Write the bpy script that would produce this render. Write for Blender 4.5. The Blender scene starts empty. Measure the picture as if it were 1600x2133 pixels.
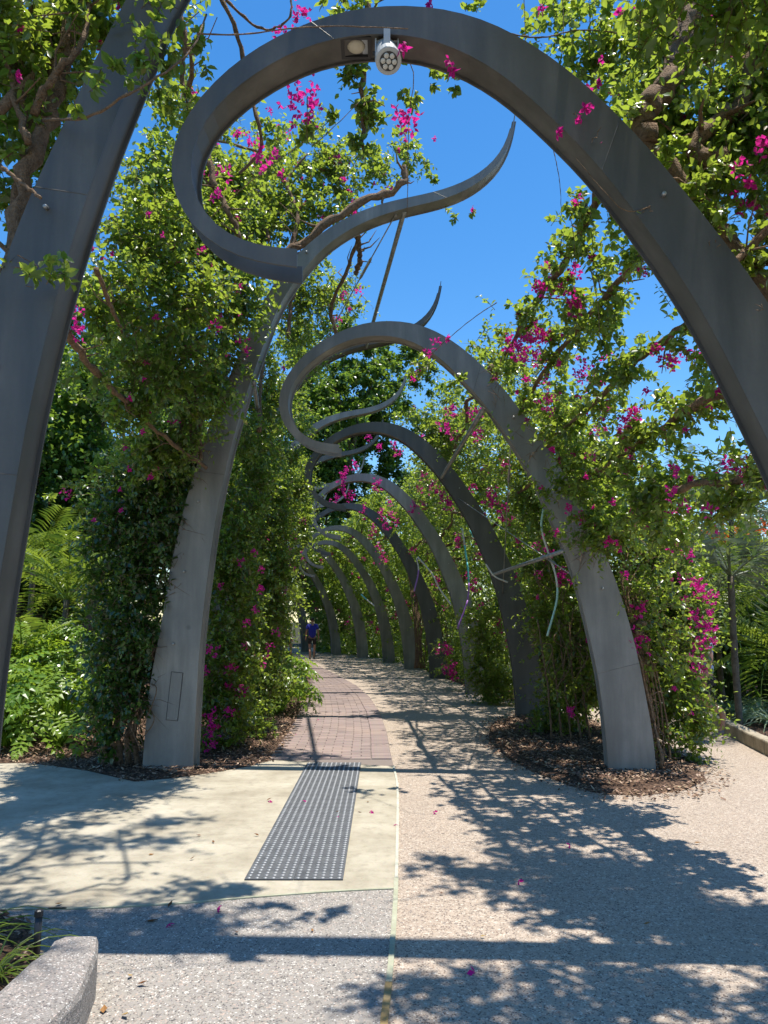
import bpy, math, random
import numpy as np
from mathutils import Vector, Matrix
rng = np.random.default_rng(7)
random.seed(7)
S = bpy.context.scene
C = S.collection
R = math.radians
EYE = 1.56; PITCH = R(8.1); FOC = 1602.0

# ------------------------------------------------------------ camera, sky, sun, exposure
cd = bpy.data.cameras.new('camera'); cam = bpy.data.objects.new('camera', cd); C.objects.link(cam)
cam.location = (0, 0, EYE); cam.rotation_euler = (R(90) + PITCH, 0, 0)
cd.sensor_fit = 'HORIZONTAL'; cd.sensor_width = 36; cd.lens = 36 * FOC / 1600
cd.clip_start = .05; cd.clip_end = 3000
S.camera = cam
SUNV = Vector((.150, -.014, 1)).normalized()
w = bpy.data.worlds.new('World'); S.world = w; w.use_nodes = True
nt = w.node_tree; bg = nt.nodes['Background']
sky = nt.nodes.new('ShaderNodeTexSky'); sky.sky_type = 'NISHITA'; sky.sun_disc = False
sky.sun_elevation = math.asin(SUNV.z); sky.sun_rotation = math.atan2(SUNV.x, SUNV.y)
sky.air_density = 1.0; sky.dust_density = .25; sky.ozone_density = 1.7; sky.altitude = 0
hs = nt.nodes.new('ShaderNodeHueSaturation'); hs.inputs['Saturation'].default_value = 1.36; hs.inputs['Value'].default_value = 1.0
nt.links.new(sky.outputs[0], hs.inputs['Color']); nt.links.new(hs.outputs[0], bg.inputs[0])
bg.inputs[1].default_value = .14
sd = bpy.data.lights.new('sun', 'SUN'); sd.energy = 5.0; sd.angle = R(.53); sd.color = (1, .95, .87)
so = bpy.data.objects.new('sun', sd); C.objects.link(so)
so.rotation_euler = SUNV.to_track_quat('Z', 'Y').to_euler()
S.view_settings.view_transform = 'Standard'; S.view_settings.look = 'None'
S.view_settings.gamma = 1; S.view_settings.exposure = .66; S.view_settings.use_curve_mapping = False
S.cycles.max_bounces = 5; S.cycles.diffuse_bounces = 2; S.cycles.transmission_bounces = 3
S.cycles.transparent_max_bounces = 4; S.cycles.sample_clamp_indirect = 6

# ------------------------------------------------------------ helpers
def ray(x, y):
    v = (1066.5 - y) / FOC
    return np.array([(x - 800) / FOC, math.cos(PITCH) - v * math.sin(PITCH), math.sin(PITCH) + v * math.cos(PITCH)])
def G(x, y, z=0.0):                                   # where a line of sight meets the ground
    r = ray(x, y); return r * ((z - EYE) / r[2]) + np.array([0, 0, EYE])
def P(x, y, Y):                                       # point at distance Y ahead
    r = ray(x, y); return r * (Y / r[1]) + np.array([0, 0, EYE])
def tag(o, label=None, cat=None, group=None, kind=None):
    if label: o['label'] = label
    if cat: o['category'] = cat
    if group: o['group'] = group
    if kind: o['kind'] = kind
    return o
def thing(name, label, cat, loc=(0, 0, 0), rz=0, group=None):
    o = bpy.data.objects.new(name, None); C.objects.link(o); o.location = loc; o.rotation_euler[2] = rz
    o.empty_display_size = .2
    return tag(o, label, cat, group)
def mesh(name, V, F, mats, mi=None, smooth=False, attr=None):
    me = bpy.data.meshes.new(name)
    V = np.asarray(V, np.float32).reshape(-1, 3)
    if isinstance(F, np.ndarray):
        n, k = F.shape
        me.vertices.add(len(V)); me.vertices.foreach_set('co', V.ravel())
        me.loops.add(n * k); me.loops.foreach_set('vertex_index', F.astype(np.int32).ravel())
        me.polygons.add(n); me.polygons.foreach_set('loop_start', np.arange(0, n * k, k, dtype=np.int32))
        me.polygons.foreach_set('loop_total', np.full(n, k, np.int32))
        me.update(calc_edges=True)
    else:
        me.from_pydata([tuple(map(float, v)) for v in V], [], F); me.update()
    for m in (mats if isinstance(mats, (list, tuple)) else [mats]): me.materials.append(m)
    if mi is not None: me.polygons.foreach_set('material_index', np.asarray(mi, np.int32))
    if smooth: me.polygons.foreach_set('use_smooth', np.ones(len(me.polygons), bool))
    if attr is not None:
        a = me.attributes.new('tint', 'FLOAT', 'FACE'); a.data.foreach_set('value', np.asarray(attr, np.float32))
    return me
def put(name, me, parent=None, loc=(0, 0, 0), rot=(0, 0, 0), sc=None, kind=None):
    o = bpy.data.objects.new(name, me); C.objects.link(o); o.parent = parent
    o.location = loc; o.rotation_euler = rot
    if sc is not None: o.scale = (sc, sc, sc) if np.isscalar(sc) else sc
    if kind: o['kind'] = kind
    return o
class MB:
    def __init__(s): s.V = []; s.F = []; s.M = []; s.n = 0
    def add(s, V, F, m=0):
        V = np.asarray(V, float).reshape(-1, 3); s.V.append(V)
        for f in F: s.F.append([int(i) + s.n for i in f]); s.M.append(m)
        s.n += len(V); return s
    def box(s, c, d, rot=None, m=0, taper=1.0):
        q = np.array([[x, y, z] for z in (-.5, .5) for y in (-.5, .5) for x in (-.5, .5)]) * d
        q[4:, :2] *= taper
        if rot is not None: q = q @ np.array(rot).T
        return s.add(q + np.array(c), [(0, 2, 3, 1), (4, 5, 7, 6), (0, 1, 5, 4), (2, 6, 7, 3), (0, 4, 6, 2), (1, 3, 7, 5)], m)
    def tube(s, pts, rad, k=7, m=0, cap=True, jitter=0):
        pts = np.asarray(pts, float); n = len(pts); rad = np.broadcast_to(rad, n)
        T = np.gradient(pts, axis=0); T /= np.linalg.norm(T, axis=1)[:, None] + 1e-9
        a = np.array([0, 0, 1.]) if abs(T[0][2]) < .9 else np.array([1., 0, 0])
        N = np.cross(T[0], a); N /= np.linalg.norm(N); rings = []
        for i in range(n):
            N = N - T[i] * N.dot(T[i]); N /= np.linalg.norm(N) + 1e-9; B = np.cross(T[i], N)
            t = np.arange(k) * 2 * math.pi / k
            rr = rad[i] * (1 + jitter * rng.uniform(-1, 1, k))
            rings.append(pts[i] + (np.cos(t) * rr)[:, None] * N + (np.sin(t) * rr)[:, None] * B)
        F = [(i * k + j, i * k + (j + 1) % k, (i + 1) * k + (j + 1) % k, (i + 1) * k + j) for i in range(n - 1) for j in range(k)]
        if cap: F += [tuple(range(k))[::-1], tuple((n - 1) * k + j for j in range(k))]
        return s.add(np.vstack(rings), F, m)
    def build(s, name, mats, smooth=False): 
        return mesh(name, np.vstack(s.V), s.F, mats, s.M, smooth)
def curve(pts, n=24):                                  # smooth polyline through points (Catmull-Rom)
    p = np.asarray(pts, float); p = np.vstack([2 * p[0] - p[1], p, 2 * p[-1] - p[-2]]); out = []
    m = len(p) - 3; per = max(2, n // m)
    for i in range(m):
        for t in np.linspace(0, 1, per, endpoint=(i == m - 1)):
            a, b, c, d = p[i:i + 4]
            out.append(.5 * (2 * b + (c - a) * t + (2 * a - 5 * b + 4 * c - d) * t * t + (3 * b - a - 3 * c + d) * t ** 3))
    return np.array(out)
def resamp(p, n):
    p = np.asarray(p, float); d = np.r_[0, np.cumsum(np.linalg.norm(np.diff(p, axis=0), axis=1))]
    t = np.linspace(0, d[-1], n); return np.stack([np.interp(t, d, p[:, i]) for i in range(p.shape[1])], -1)
def smooth1(p, it=3):
    p = p.copy()
    for _ in range(it): p[1:-1] = .25 * p[:-2] + .5 * p[1:-1] + .25 * p[2:]
    return p

# ------------------------------------------------------------ materials
def mat(name, col=(.5, .5, .5), rough=.7, metal=0, spec=.5):
    m = bpy.data.materials.new(name); m.use_nodes = True
    b = m.node_tree.nodes['Principled BSDF']; b.inputs['Base Color'].default_value = (*col, 1)
    b.inputs['Roughness'].default_value = rough; b.inputs['Metallic'].default_value = metal
    b.inputs['Specular IOR Level'].default_value = spec
    return m, m.node_tree, b
def nd(t, ty, **k):
    n = t.nodes.new(ty)
    for a, v in k.items():
        if a in n.inputs: n.inputs[a].default_value = v
        else: setattr(n, a, v)
    return n
def ramp(t, src, stops, interp='LINEAR'):
    r = t.nodes.new('ShaderNodeValToRGB'); r.color_ramp.interpolation = interp
    e = r.color_ramp.elements
    while len(e) < len(stops): e.new(.5)
    for i, (p, c) in enumerate(stops): e[i].position = p; e[i].color = (*c, 1) if len(c) == 3 else c
    t.links.new(src, r.inputs[0]); return r
def bump(t, b, src, dist, strength=1.0):
    n = nd(t, 'ShaderNodeBump'); n.inputs['Distance'].default_value = dist; n.inputs['Strength'].default_value = strength
    t.links.new(src, n.inputs['Height']); t.links.new(n.outputs[0], b.inputs['Normal'])
def mixc(t, fac, a, b, mode='MIX'):
    n = t.nodes.new('ShaderNodeMix'); n.data_type = 'RGBA'; n.blend_type = mode
    for i, v in ((0, fac), (6, a), (7, b)):
        if hasattr(v, 'is_linked') or hasattr(v, 'links'): t.links.new(v, n.inputs[i])
        else: n.inputs[i].default_value = v if i == 0 else (*v, 1)
    return n.outputs[2]
def tex(t, ty, scale, coord=None, **k):
    n = nd(t, ty, **k); n.inputs['Scale'].default_value = scale
    if coord is None: coord = nd(t, 'ShaderNodeTexCoord').outputs['Object']
    t.links.new(coord, n.inputs['Vector']); return n

def leafmat(name, stops, trans=(.25, .42, .04), tf=.42, rough=.4, spec=.5):
    m, t, b = mat(name, rough=rough, spec=spec)
    a = nd(t, 'ShaderNodeAttribute'); a.attribute_name = 'tint'
    r = ramp(t, a.outputs['Fac'], stops); t.links.new(r.outputs[0], b.inputs['Base Color'])
    tr = nd(t, 'ShaderNodeBsdfTranslucent'); mx = nd(t, 'ShaderNodeMixShader'); mx.inputs[0].default_value = tf
    h = mixc(t, .75, r.outputs[0], trans); t.links.new(h, tr.inputs[0])
    o = t.nodes['Material Output']
    t.links.new(b.outputs[0], mx.inputs[1]); t.links.new(tr.outputs[0], mx.inputs[2]); t.links.new(mx.outputs[0], o.inputs[0])
    return m
M = {}
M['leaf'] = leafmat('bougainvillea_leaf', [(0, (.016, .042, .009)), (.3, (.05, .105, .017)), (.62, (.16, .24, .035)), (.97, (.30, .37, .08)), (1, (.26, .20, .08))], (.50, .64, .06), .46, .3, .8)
M['leaf_dark'] = leafmat('broad_and_shaded_leaf', [(0, (.014, .036, .010)), (.55, (.045, .10, .02)), (1, (.14, .22, .045))], (.26, .42, .04), .34, .26, .8)
M['tree'] = leafmat('tree_leaf', [(0, (.016, .045, .010)), (.45, (.05, .12, .016)), (1, (.16, .26, .035))], (.32, .48, .05), .42, .32, .7)
M['palm'] = leafmat('palm_leaf', [(0, (.07, .12, .02)), (.6, (.15, .23, .035)), (1, (.26, .32, .06))], (.42, .54, .05), .4, .35)
M['silver'] = leafmat('silver_palm_leaf', [(0, (.07, .1, .06)), (1, (.2, .23, .15))], (.3, .38, .2), .25, .45)
M['philo'] = leafmat('philodendron_leaf', [(0, (.07, .15, .015)), (.6, (.15, .26, .025)), (1, (.25, .34, .04))], (.45, .6, .04), .42, .3)
M['strap'] = leafmat('strap_leaf', [(0, (.09, .16, .07)), (.5, (.2, .29, .15)), (1, (.5, .54, .38))], (.3, .42, .15), .3, .4)
M['flower'] = leafmat('magenta_bract', [(0, (.42, .010, .16)), (.6, (.62, .022, .30)), (1, (.75, .07, .36))], (.8, .03, .35), .45, .6, .2)
M['redflower'] = leafmat('red_bloom', [(0, (.5, .05, .01)), (1, (.7, .14, .02))], (.8, .15, .02), .4, .6, .2)

def bark(name, c1, c2, sc=18):
    m, t, b = mat(name, rough=.9, spec=.2)
    co = nd(t, 'ShaderNodeTexCoord').outputs['Object']
    n = tex(t, 'ShaderNodeTexNoise', sc, co, Detail=8.0, Roughness=.7)
    r = ramp(t, n.outputs['Fac'], [(.3, c1), (.7, c2)]); t.links.new(r.outputs[0], b.inputs['Base Color'])
    n2 = tex(t, 'ShaderNodeTexNoise', sc * 3, co, Detail=6.0)
    bump(t, b, n2.outputs['Fac'], .02); return m
M['vinebark'] = bark('vine_bark', (.10, .062, .036), (.30, .20, .125), 30)
M['bark'] = bark('tree_bark', (.06, .045, .03), (.18, .14, .10))
M['palmbark'] = bark('palm_bark', (.06, .05, .035), (.17, .145, .11), 9)

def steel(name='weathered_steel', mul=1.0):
    m, t, b = mat(name, rough=.5, metal=.12, spec=.5)
    co = nd(t, 'ShaderNodeTexCoord').outputs['Object']
    mp = nd(t, 'ShaderNodeMapping'); mp.inputs['Scale'].default_value = (1.6, 1.6, .22); t.links.new(co, mp.inputs[0])
    n1 = tex(t, 'ShaderNodeTexNoise', 3.0, mp.outputs[0], Detail=8.0, Roughness=.65)      # runs down the steel
    n2 = tex(t, 'ShaderNodeTexNoise', 1.5, co, Detail=5.0, Roughness=.6)
    n3 = tex(t, 'ShaderNodeTexNoise', 60, co, Detail=3.0)
    a = ramp(t, n1.outputs['Fac'], [(.28, (.15, .148, .142)), (.52, (.26, .257, .246)), (.78, (.42, .41, .39))])
    n2r = ramp(t, n2.outputs['Fac'], [(.35, (0, 0, 0)), (.7, (.75, .75, .75))]); c = mixc(t, n2r.outputs[0], a.outputs[0], (.16, .16, .157))
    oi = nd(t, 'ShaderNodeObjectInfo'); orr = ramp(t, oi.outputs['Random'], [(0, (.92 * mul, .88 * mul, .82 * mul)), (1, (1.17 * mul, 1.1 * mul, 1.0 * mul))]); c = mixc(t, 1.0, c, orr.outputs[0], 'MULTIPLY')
    v = tex(t, 'ShaderNodeTexVoronoi', 1.7, co); v.inputs['Randomness'].default_value = 1
    sp = ramp(t, v.outputs['Distance'], [(.02, (1, 1, 1)), (.07, (0, 0, 0))])
    c = mixc(t, sp.outputs[0], c, (.10, .098, .09))
    c = mixc(t, .12, c, n3.outputs['Color'], 'OVERLAY')
    t.links.new(c, b.inputs['Base Color'])
    rr = ramp(t, n1.outputs['Fac'], [(.3, (.42, .42, .42)), (.7, (.62, .62, .62))]); t.links.new(rr.outputs[0], b.inputs['Roughness'])
    bump(t, b, n2.outputs['Fac'], .01, .08); return m
M['steel'] = steel(); M['steel_shaded'] = steel('shaded_weathered_steel', .47)  # second one is a darker copy, with shade put into the steel colour
m, t, b = mat('galvanised_steel', (.34, .34, .33), .45, .6); M['galv'] = m
n = tex(t, 'ShaderNodeTexNoise', 14, None, Detail=6.0); r = ramp(t, n.outputs['Fac'], [(.3, (.22, .21, .19)), (.7, (.42, .42, .41))]); t.links.new(r.outputs[0], b.inputs['Base Color'])
M['dark'] = mat('black_plastic', (.02, .02, .022), .4)[0]
M['white'] = mat('grey_lamp_housing', (.42, .44, .45), .4)[0]
M['lens'] = mat('lamp_lens', (.55, .54, .5), .12, 0, .8)[0]
M['lensdark'] = mat('lamp_face_black', (.03, .03, .03), .35)[0]
M['lampglass'] = mat('frosted_lamp_glass', (.55, .5, .38), .3)[0]
for k, c in (('tube_green', (.42, .62, .5)), ('tube_white', (.6, .6, .55)), ('tube_turq', (.1, .5, .55)), ('tube_purple', (.36, .16, .5))): M[k] = mat(k.replace('tube', 'plastic_tube'), c, .4)[0]

def aggregate(name, cols, base, sc=120, dirt=(.25, .2, .15), big=.35):
    m, t, b = mat(name, rough=.75, spec=.3)
    co = nd(t, 'ShaderNodeTexCoord').outputs['Object']
    wv = tex(t, 'ShaderNodeTexNoise', 40, co, Detail=2.0)
    va = nd(t, 'ShaderNodeVectorMath', operation='MULTIPLY_ADD'); va.inputs[1].default_value = (.012,) * 3
    t.links.new(wv.outputs['Color'], va.inputs[0]); t.links.new(co, va.inputs[2])
    v = tex(t, 'ShaderNodeTexVoronoi', sc, va.outputs[0]); v2 = tex(t, 'ShaderNodeTexVoronoi', sc * .55, va.outputs[0])
    sp = nd(t, 'ShaderNodeSeparateColor'); t.links.new(v.outputs['Color'], sp.inputs[0])
    sp2 = nd(t, 'ShaderNodeSeparateColor'); t.links.new(v2.outputs['Color'], sp2.inputs[0])
    n = len(cols); r = ramp(t, sp.outputs[0], [(i / n, c) for i, c in enumerate(cols)], 'CONSTANT')
    r2 = ramp(t, sp2.outputs[0], [(i / n, c) for i, c in enumerate(cols)], 'CONSTANT')
    pick = ramp(t, sp2.outputs[1], [(0, (0, 0, 0)), (1 - big, (1, 1, 1))], 'CONSTANT')
    c = mixc(t, pick.outputs[0], r.outputs[0], r2.outputs[0])
    ed = ramp(t, v.outputs['Distance'], [(.32, (0, 0, 0)), (.62, (1, 1, 1))])
    c = mixc(t, ed.outputs[0], c, base)
    n1 = tex(t, 'ShaderNodeTexNoise', .55, co, Detail=8.0, Roughness=.65)
    dr = ramp(t, n1.outputs['Fac'], [(.42, (0, 0, 0)), (.75, (.45, .45, .45))])
    c = mixc(t, dr.outputs[0], c, dirt, 'MIX')
    t.links.new(c, b.inputs['Base Color'])
    inv = ramp(t, v.outputs['Distance'], [(0, (1, 1, 1)), (.6, (0, 0, 0))])
    bump(t, b, inv.outputs[0], .004, .55); return m
M['agg'] = aggregate('pink_exposed_aggregate', [(.38, .295, .23), (.17, .115, .085), (.58, .51, .42), (.07, .05, .042), (.32, .24, .185), (.50, .395, .31), (.15, .125, .115), (.38, .285, .21)], (.36, .295, .23), 105)
M['agg2'] = aggregate('grey_exposed_aggregate', [(.33, .29, .25), (.11, .095, .09), (.6, .56, .5), (.19, .155, .13), (.27, .24, .22), (.42, .32, .26), (.06, .055, .055), (.29, .26, .24)], (.27, .245, .21), 115, (.2, .18, .16))
M['kerb'] = aggregate('weathered_kerb_aggregate', [(.32, .28, .25), (.15, .13, .12), (.55, .52, .48), (.24, .20, .17), (.3, .27, .25), (.42, .34, .3), (.1, .09, .09), (.26, .24, .22)], (.22, .2, .18), 130, (.12, .1, .08))
def concrete(name, c1, c2, c3, sc=2.0):
    m, t, b = mat(name, rough=.85, spec=.25)
    co = nd(t, 'ShaderNodeTexCoord').outputs['Object']
    n1 = tex(t, 'ShaderNodeTexNoise', sc, co, Detail=9.0, Roughness=.62); n2 = tex(t, 'ShaderNodeTexNoise', 90, co, Detail=4.0, Roughness=.8)
    r = ramp(t, n1.outputs['Fac'], [(.3, c1), (.52, c2), (.72, c3)])
    c = mixc(t, .22, r.outputs[0], n2.outputs['Color'], 'OVERLAY')
    n4 = tex(t, 'ShaderNodeTexNoise', sc * 6, co, Detail=7.0, Roughness=.7); st_ = ramp(t, n4.outputs['Fac'], [(.5, (0, 0, 0)), (.72, (.4, .4, .4))]); c = mixc(t, st_.outputs[0], c, tuple(q * .55 for q in c1))
    v = tex(t, 'ShaderNodeTexVoronoi', 7, co); s = ramp(t, v.outputs['Distance'], [(.02, (1, 1, 1)), (.05, (0, 0, 0))])
    c = mixc(t, s.outputs[0], c, (.28, .2, .12)); t.links.new(c, b.inputs['Base Color'])
    bump(t, b, n2.outputs['Fac'], .003, .5); return m
M['cream'] = concrete('cream_concrete', (.25, .215, .155), (.365, .325, .245), (.45, .405, .315))
M['kerbstone'] = concrete('sandy_kerb_concrete', (.20, .16, .11), (.34, .29, .21), (.44, .38, .28), 6)
def soil(name, cols):
    m, t, b = mat(name, rough=.95, spec=.15)
    v = tex(t, 'ShaderNodeTexVoronoi', 45, None); s = nd(t, 'ShaderNodeSeparateColor'); t.links.new(v.outputs['Color'], s.inputs[0])
    r = ramp(t, s.outputs[0], [(i / len(cols), c) for i, c in enumerate(cols)], 'CONSTANT'); t.links.new(r.outputs[0], b.inputs['Base Color'])
    bump(t, b, v.outputs['Distance'], .02, 1); return m
M['soil'] = soil('mulch_soil', [(.10, .06, .04), (.05, .032, .022), (.16, .10, .065), (.08, .05, .035)])
M['ground'] = soil('garden_soil', [(.035, .035, .016), (.05, .04, .02), (.03, .045, .015), (.06, .045, .03)])
def tinted(name, stops, rough=.9):
    m, t, b = mat(name, rough=rough, spec=.2)
    a = nd(t, 'ShaderNodeAttribute'); a.attribute_name = 'tint'; r = ramp(t, a.outputs['Fac'], stops)
    n = tex(t, 'ShaderNodeTexNoise', 50, None, Detail=5.0); c = mixc(t, .35, r.outputs[0], n.outputs['Color'], 'OVERLAY')
    t.links.new(c, b.inputs['Base Color']); bump(t, b, n.outputs['Fac'], .003, .6); return m
M['chip'] = tinted('bark_chips', [(0, (.045, .028, .02)), (.5, (.16, .10, .065)), (.85, (.31, .205, .135)), (1, (.46, .35, .25))])
def objrand(name, stops, rough=.85):
    m, t, b = mat(name, rough=rough, spec=.25)
    oi = nd(t, 'ShaderNodeObjectInfo'); r = ramp(t, oi.outputs['Random'], stops)
    n = tex(t, 'ShaderNodeTexNoise', 45, None, Detail=6.0, Roughness=.75); c = mixc(t, .4, r.outputs[0], n.outputs['Color'], 'OVERLAY')
    co = nd(t, 'ShaderNodeNewGeometry').outputs['Position']
    n2 = tex(t, 'ShaderNodeTexNoise', 1.4, co, Detail=5.0); d = ramp(t, n2.outputs['Fac'], [(.45, (0, 0, 0)), (.75, (.5, .5, .5))]); c = mixc(t, d.outputs[0], c, (.34, .25, .2))
    t.links.new(c, b.inputs['Base Color']); bump(t, b, n.outputs['Fac'], .002, .5); return m
M['brick'] = objrand('red_clay_paver', [(0, (.195, .152, .140)), (.4, (.235, .182, .165)), (.75, (.268, .208, .188)), (1, (.22, .176, .162))])
M['joint'] = mat('sandy_joint', (.18, .145, .125), .95)[0]
M['seal'] = concrete('grey_green_joint_sealant', (.27, .27, .19), (.34, .34, .24), (.4, .4, .3), 5)
M['seal2'] = concrete('tan_joint_sealant', (.2, .145, .06), (.28, .2, .09), (.33, .25, .14), 5)
M['sealw'] = concrete('pale_joint_sealant', (.36, .35, .28), (.46, .45, .36), (.52, .5, .42), 5)
M['mat'] = concrete('grey_tactile_plate', (.065, .068, .07), (.09, .094, .098), (.125, .128, .13), 8)
m, t, b = mat('stainless_dome', (.30, .305, .31), .42, .5); M['dome'] = m
M['skin'] = mat('skin', (.32, .17, .11), .6)[0]
M['blue'] = mat('blue_shirt', (.01, .016, .26), .8)[0]
M['paleblue'] = mat('pale_blue_shirt', (.36, .46, .66), .8)[0]
M['black'] = mat('black_cloth', (.012, .012, .014), .85)[0]
M['hair'] = mat('dark_hair', (.012, .009, .007), .7)[0]
M['shoe'] = mat('grey_shoe', (.16, .14, .13), .7)[0]
M['drop'] = tinted('fallen_leaf', [(0, (.13, .05, .02)), (.6, (.3, .16, .06)), (1, (.42, .3, .12))])

# ------------------------------------------------------------ ground
def sheet(name, pts, z, m, kind='structure'):
    pts = [(float(p[0]), float(p[1]), z) for p in pts]
    o = put(name, mesh(name, pts, [tuple(range(len(pts)))], m)); o['kind'] = kind; return o
def gp(pts, extra=()): return [G(*p)[:2] for p in pts] + list(extra)
o = sheet('ground', [(-400, -60), (400, -60), (400, 1200), (-400, 1200)], -.03, M['ground'])
edge = gp([(800, 2133), (815, 2000), (825, 1850), (828, 1720), (828, 1640), (820, 1597), (813, 1566), (806, 1525), (791, 1484), (770, 1453), (742, 1429), (722, 1418), (700, 1406)])
left = gp([(567, 1583), (588, 1563), (605, 1532), (619, 1497), (632, 1473), (643, 1449), (648, 1422), (646, 1405)])
far_r = [(-2.2, 27), (-3.6, 33), (-5.6, 39), (-9, 46)]; far_l = [(-3.9, 27), (-5.2, 33), (-7.2, 39), (-10.5, 46)]
y0 = -3.0
x0 = edge[0][0] - .02
kerb_r = gp([(1600, 1566), (1545, 1538), (1500, 1516), (1470, 1500), (1440, 1487)])
agg = [(x0, y0), (9, y0), (9.5, 6.5)] + [tuple(p) for p in kerb_r] + [(4.2, 14), (3.9, 18), (3.6, 22), (2.9, 26), (2.2, 30), (1, 35), (-1, 40), (-5, 48)] + far_r[::-1] + [tuple(p) for p in edge[::-1]]
sheet('right_path', agg, 0.0, M['agg'])
front = gp([(825, 1853), (700, 1859), (520, 1872), (380, 1884), (200, 1894), (100, 1896), (0, 1897)])
grey = [(x0, y0)] + [tuple(p) for p in edge[:3]] + [tuple(p) for p in front[1:]] + [(-6, front[-1][1] - .1), (-6, y0)]
sheet('grey_path', grey, 0.004, M['agg2'])
bedL = gp([(567, 1584), (520, 1597), (440, 1611), (350, 1623), (280, 1629), (180, 1606), (60, 1590)])
cream = [tuple(p) for p in front] + [(-6, front[-1][1] - .1), (-9, 8.2)] + [tuple(p) for p in bedL[::-1]] + [tuple(edge[5] - np.array([.0, 0])), tuple(edge[4]), tuple(edge[3])]
sheet('cream_path', cream, 0.004, M['cream'])
bpath = [tuple(p) for p in left] + far_l + far_r[::-1] + [tuple(p) for p in edge[5:][::-1]]
sheet('brick_path', bpath, 0.004, M['joint'])
brick_path = bpy.data.objects['brick_path']
# joint strips
def strip(name, pts, wd, z, m, label):
    pts = np.array([p[:2] for p in pts]); T = np.gradient(pts, axis=0); T /= np.linalg.norm(T, axis=1)[:, None]
    N = np.stack([-T[:, 1], T[:, 0]], 1) * wd / 2; n = len(pts)
    L, Rr = pts + N, pts - N
    V = [(*p, z) for p in L] + [(*p, z) for p in Rr] + [(*p, -.02) for p in L] + [(*p, -.02) for p in Rr]
    F = [(i, n + i, n + i + 1, i + 1) for i in range(n - 1)] + [(i, i + 1, 2 * n + i + 1, 2 * n + i) for i in range(n - 1)] + [(n + i, 3 * n + i, 3 * n + i + 1, n + i + 1) for i in range(n - 1)]
    o = put(name, mesh(name, V, F, m)); o['kind'] = 'structure'; return o
e = curve([np.r_[p, 0] for p in edge[:6]], 40)
strip('joint_strip', e[17:], .02, .012, M['sealw'], '')
strip('joint_strip', e[5:18], .026, .0125, M['seal'], '')
strip('joint_strip', np.vstack([[e[0][0] - .01, y0, 0], e[:6]]), .03, .013, M['seal2'], '')
strip('joint_strip', curve([np.r_[p, 0] for p in front] + [np.array([-6, front[-1][1] - .1, 0])], 30), .02, .0105, M['seal'], '')
# brick pavers
def bevel_box(w_, d_, h_, bv, mats):
    x, y = w_ / 2, d_ / 2; a = []
    for z, i in ((0, 0), (h_ - bv, 0), (h_, bv)):
        a += [(-x + i, -y + i, z), (x - i, -y + i, z), (x - i, y - i, z), (-x + i, y - i, z)]
    F = [(8, 9, 10, 11)] + [(r0 + j, r0 + (j + 1) % 4, r0 + 4 + (j + 1) % 4, r0 + 4 + j) for r0 in (0, 4) for j in range(4)]
    return mesh('brick', a, F, mats)
bm_ = bevel_box(.225, .108, .018, .005, M['brick']); bs2 = bevel_box(.108, .108, .018, .005, M['brick'])
rightx = lambda Y: np.interp(Y, [p[1] for p in edge] + [p[1] for p in far_r], [p[0] for p in edge] + [p[0] for p in far_r])
leftx = lambda Y: np.interp(Y, [p[1] for p in left] + [p[1] for p in far_l], [p[0] for p in left] + [p[0] for p in far_l])
Y = left[0][1] + .06; nb = 0; row = 0; rest = MB()
while Y < 36:
    xr, xl = rightx(Y), leftx(Y)
    step = .114; slope = (rightx(Y + .1) - rightx(Y - .1)) / .2
    xs = [(xr - .24, 0)]
    x = xr - .236 - .116 - (.116 if row % 2 else 0)
    if row % 2: xs.append((xr - .236 - .058, 2))
    while x > xl + .02: xs.append((x, 1)); x -= .232
    for x, kind in xs:
        mm = bm_ if kind != 2 else bs2
        if kind == 0: x = xr - .118 
        jx, jr, jz = rng.normal(0, .002), rng.normal(0, .006), rng.uniform(-.002, .003)
        if nb < 298:
            put('brick', mm, brick_path, (x + jx, Y + rng.normal(0, .0015), jz), (0, 0, jr)); nb += 1
        else:
            rest.box((x + jx, Y, .0085 + jz), (.224 if kind != 2 else .108, .106, .017))
    Y += step; row += 1
put('brick', rest.build('brick', M['brick']), brick_path, kind='stuff')

# mulch beds: low mounded soil + chips
def bed(name, outline, hgt=.05, z=0.006):
    c = np.mean(outline, axis=0); out = []
    V = []; n = len(outline)
    for s, hh in ((1.0, 0), (.93, hgt * .6), (.6, hgt), (.2, hgt * 1.1)):
        for p in outline: q = c + (np.array(p) - c) * s; V.append((q[0], q[1], z + hh))
    F = [(r0 * n + j, r0 * n + (j + 1) % n, (r0 + 1) * n + (j + 1) % n, (r0 + 1) * n + j) for r0 in range(3) for j in range(n)] + [tuple(3 * n + j for j in range(n))]
    o = put(name, mesh(name, V, F, M['soil'])); o['kind'] = 'structure'; return o
def inside(p, poly):
    poly = np.asarray(poly); x, y = p[:, 0], p[:, 1]; r_ = np.zeros(len(p), bool); j = len(poly) - 1
    for i in range(len(poly)):
        xi, yi = poly[i]; xj, yj = poly[j]
        r_ ^= ((yi > y) != (yj > y)) & (x < (xj - xi) * (y - yi) / (yj - yi + 1e-12) + xi); j = i
    return r_
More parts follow.
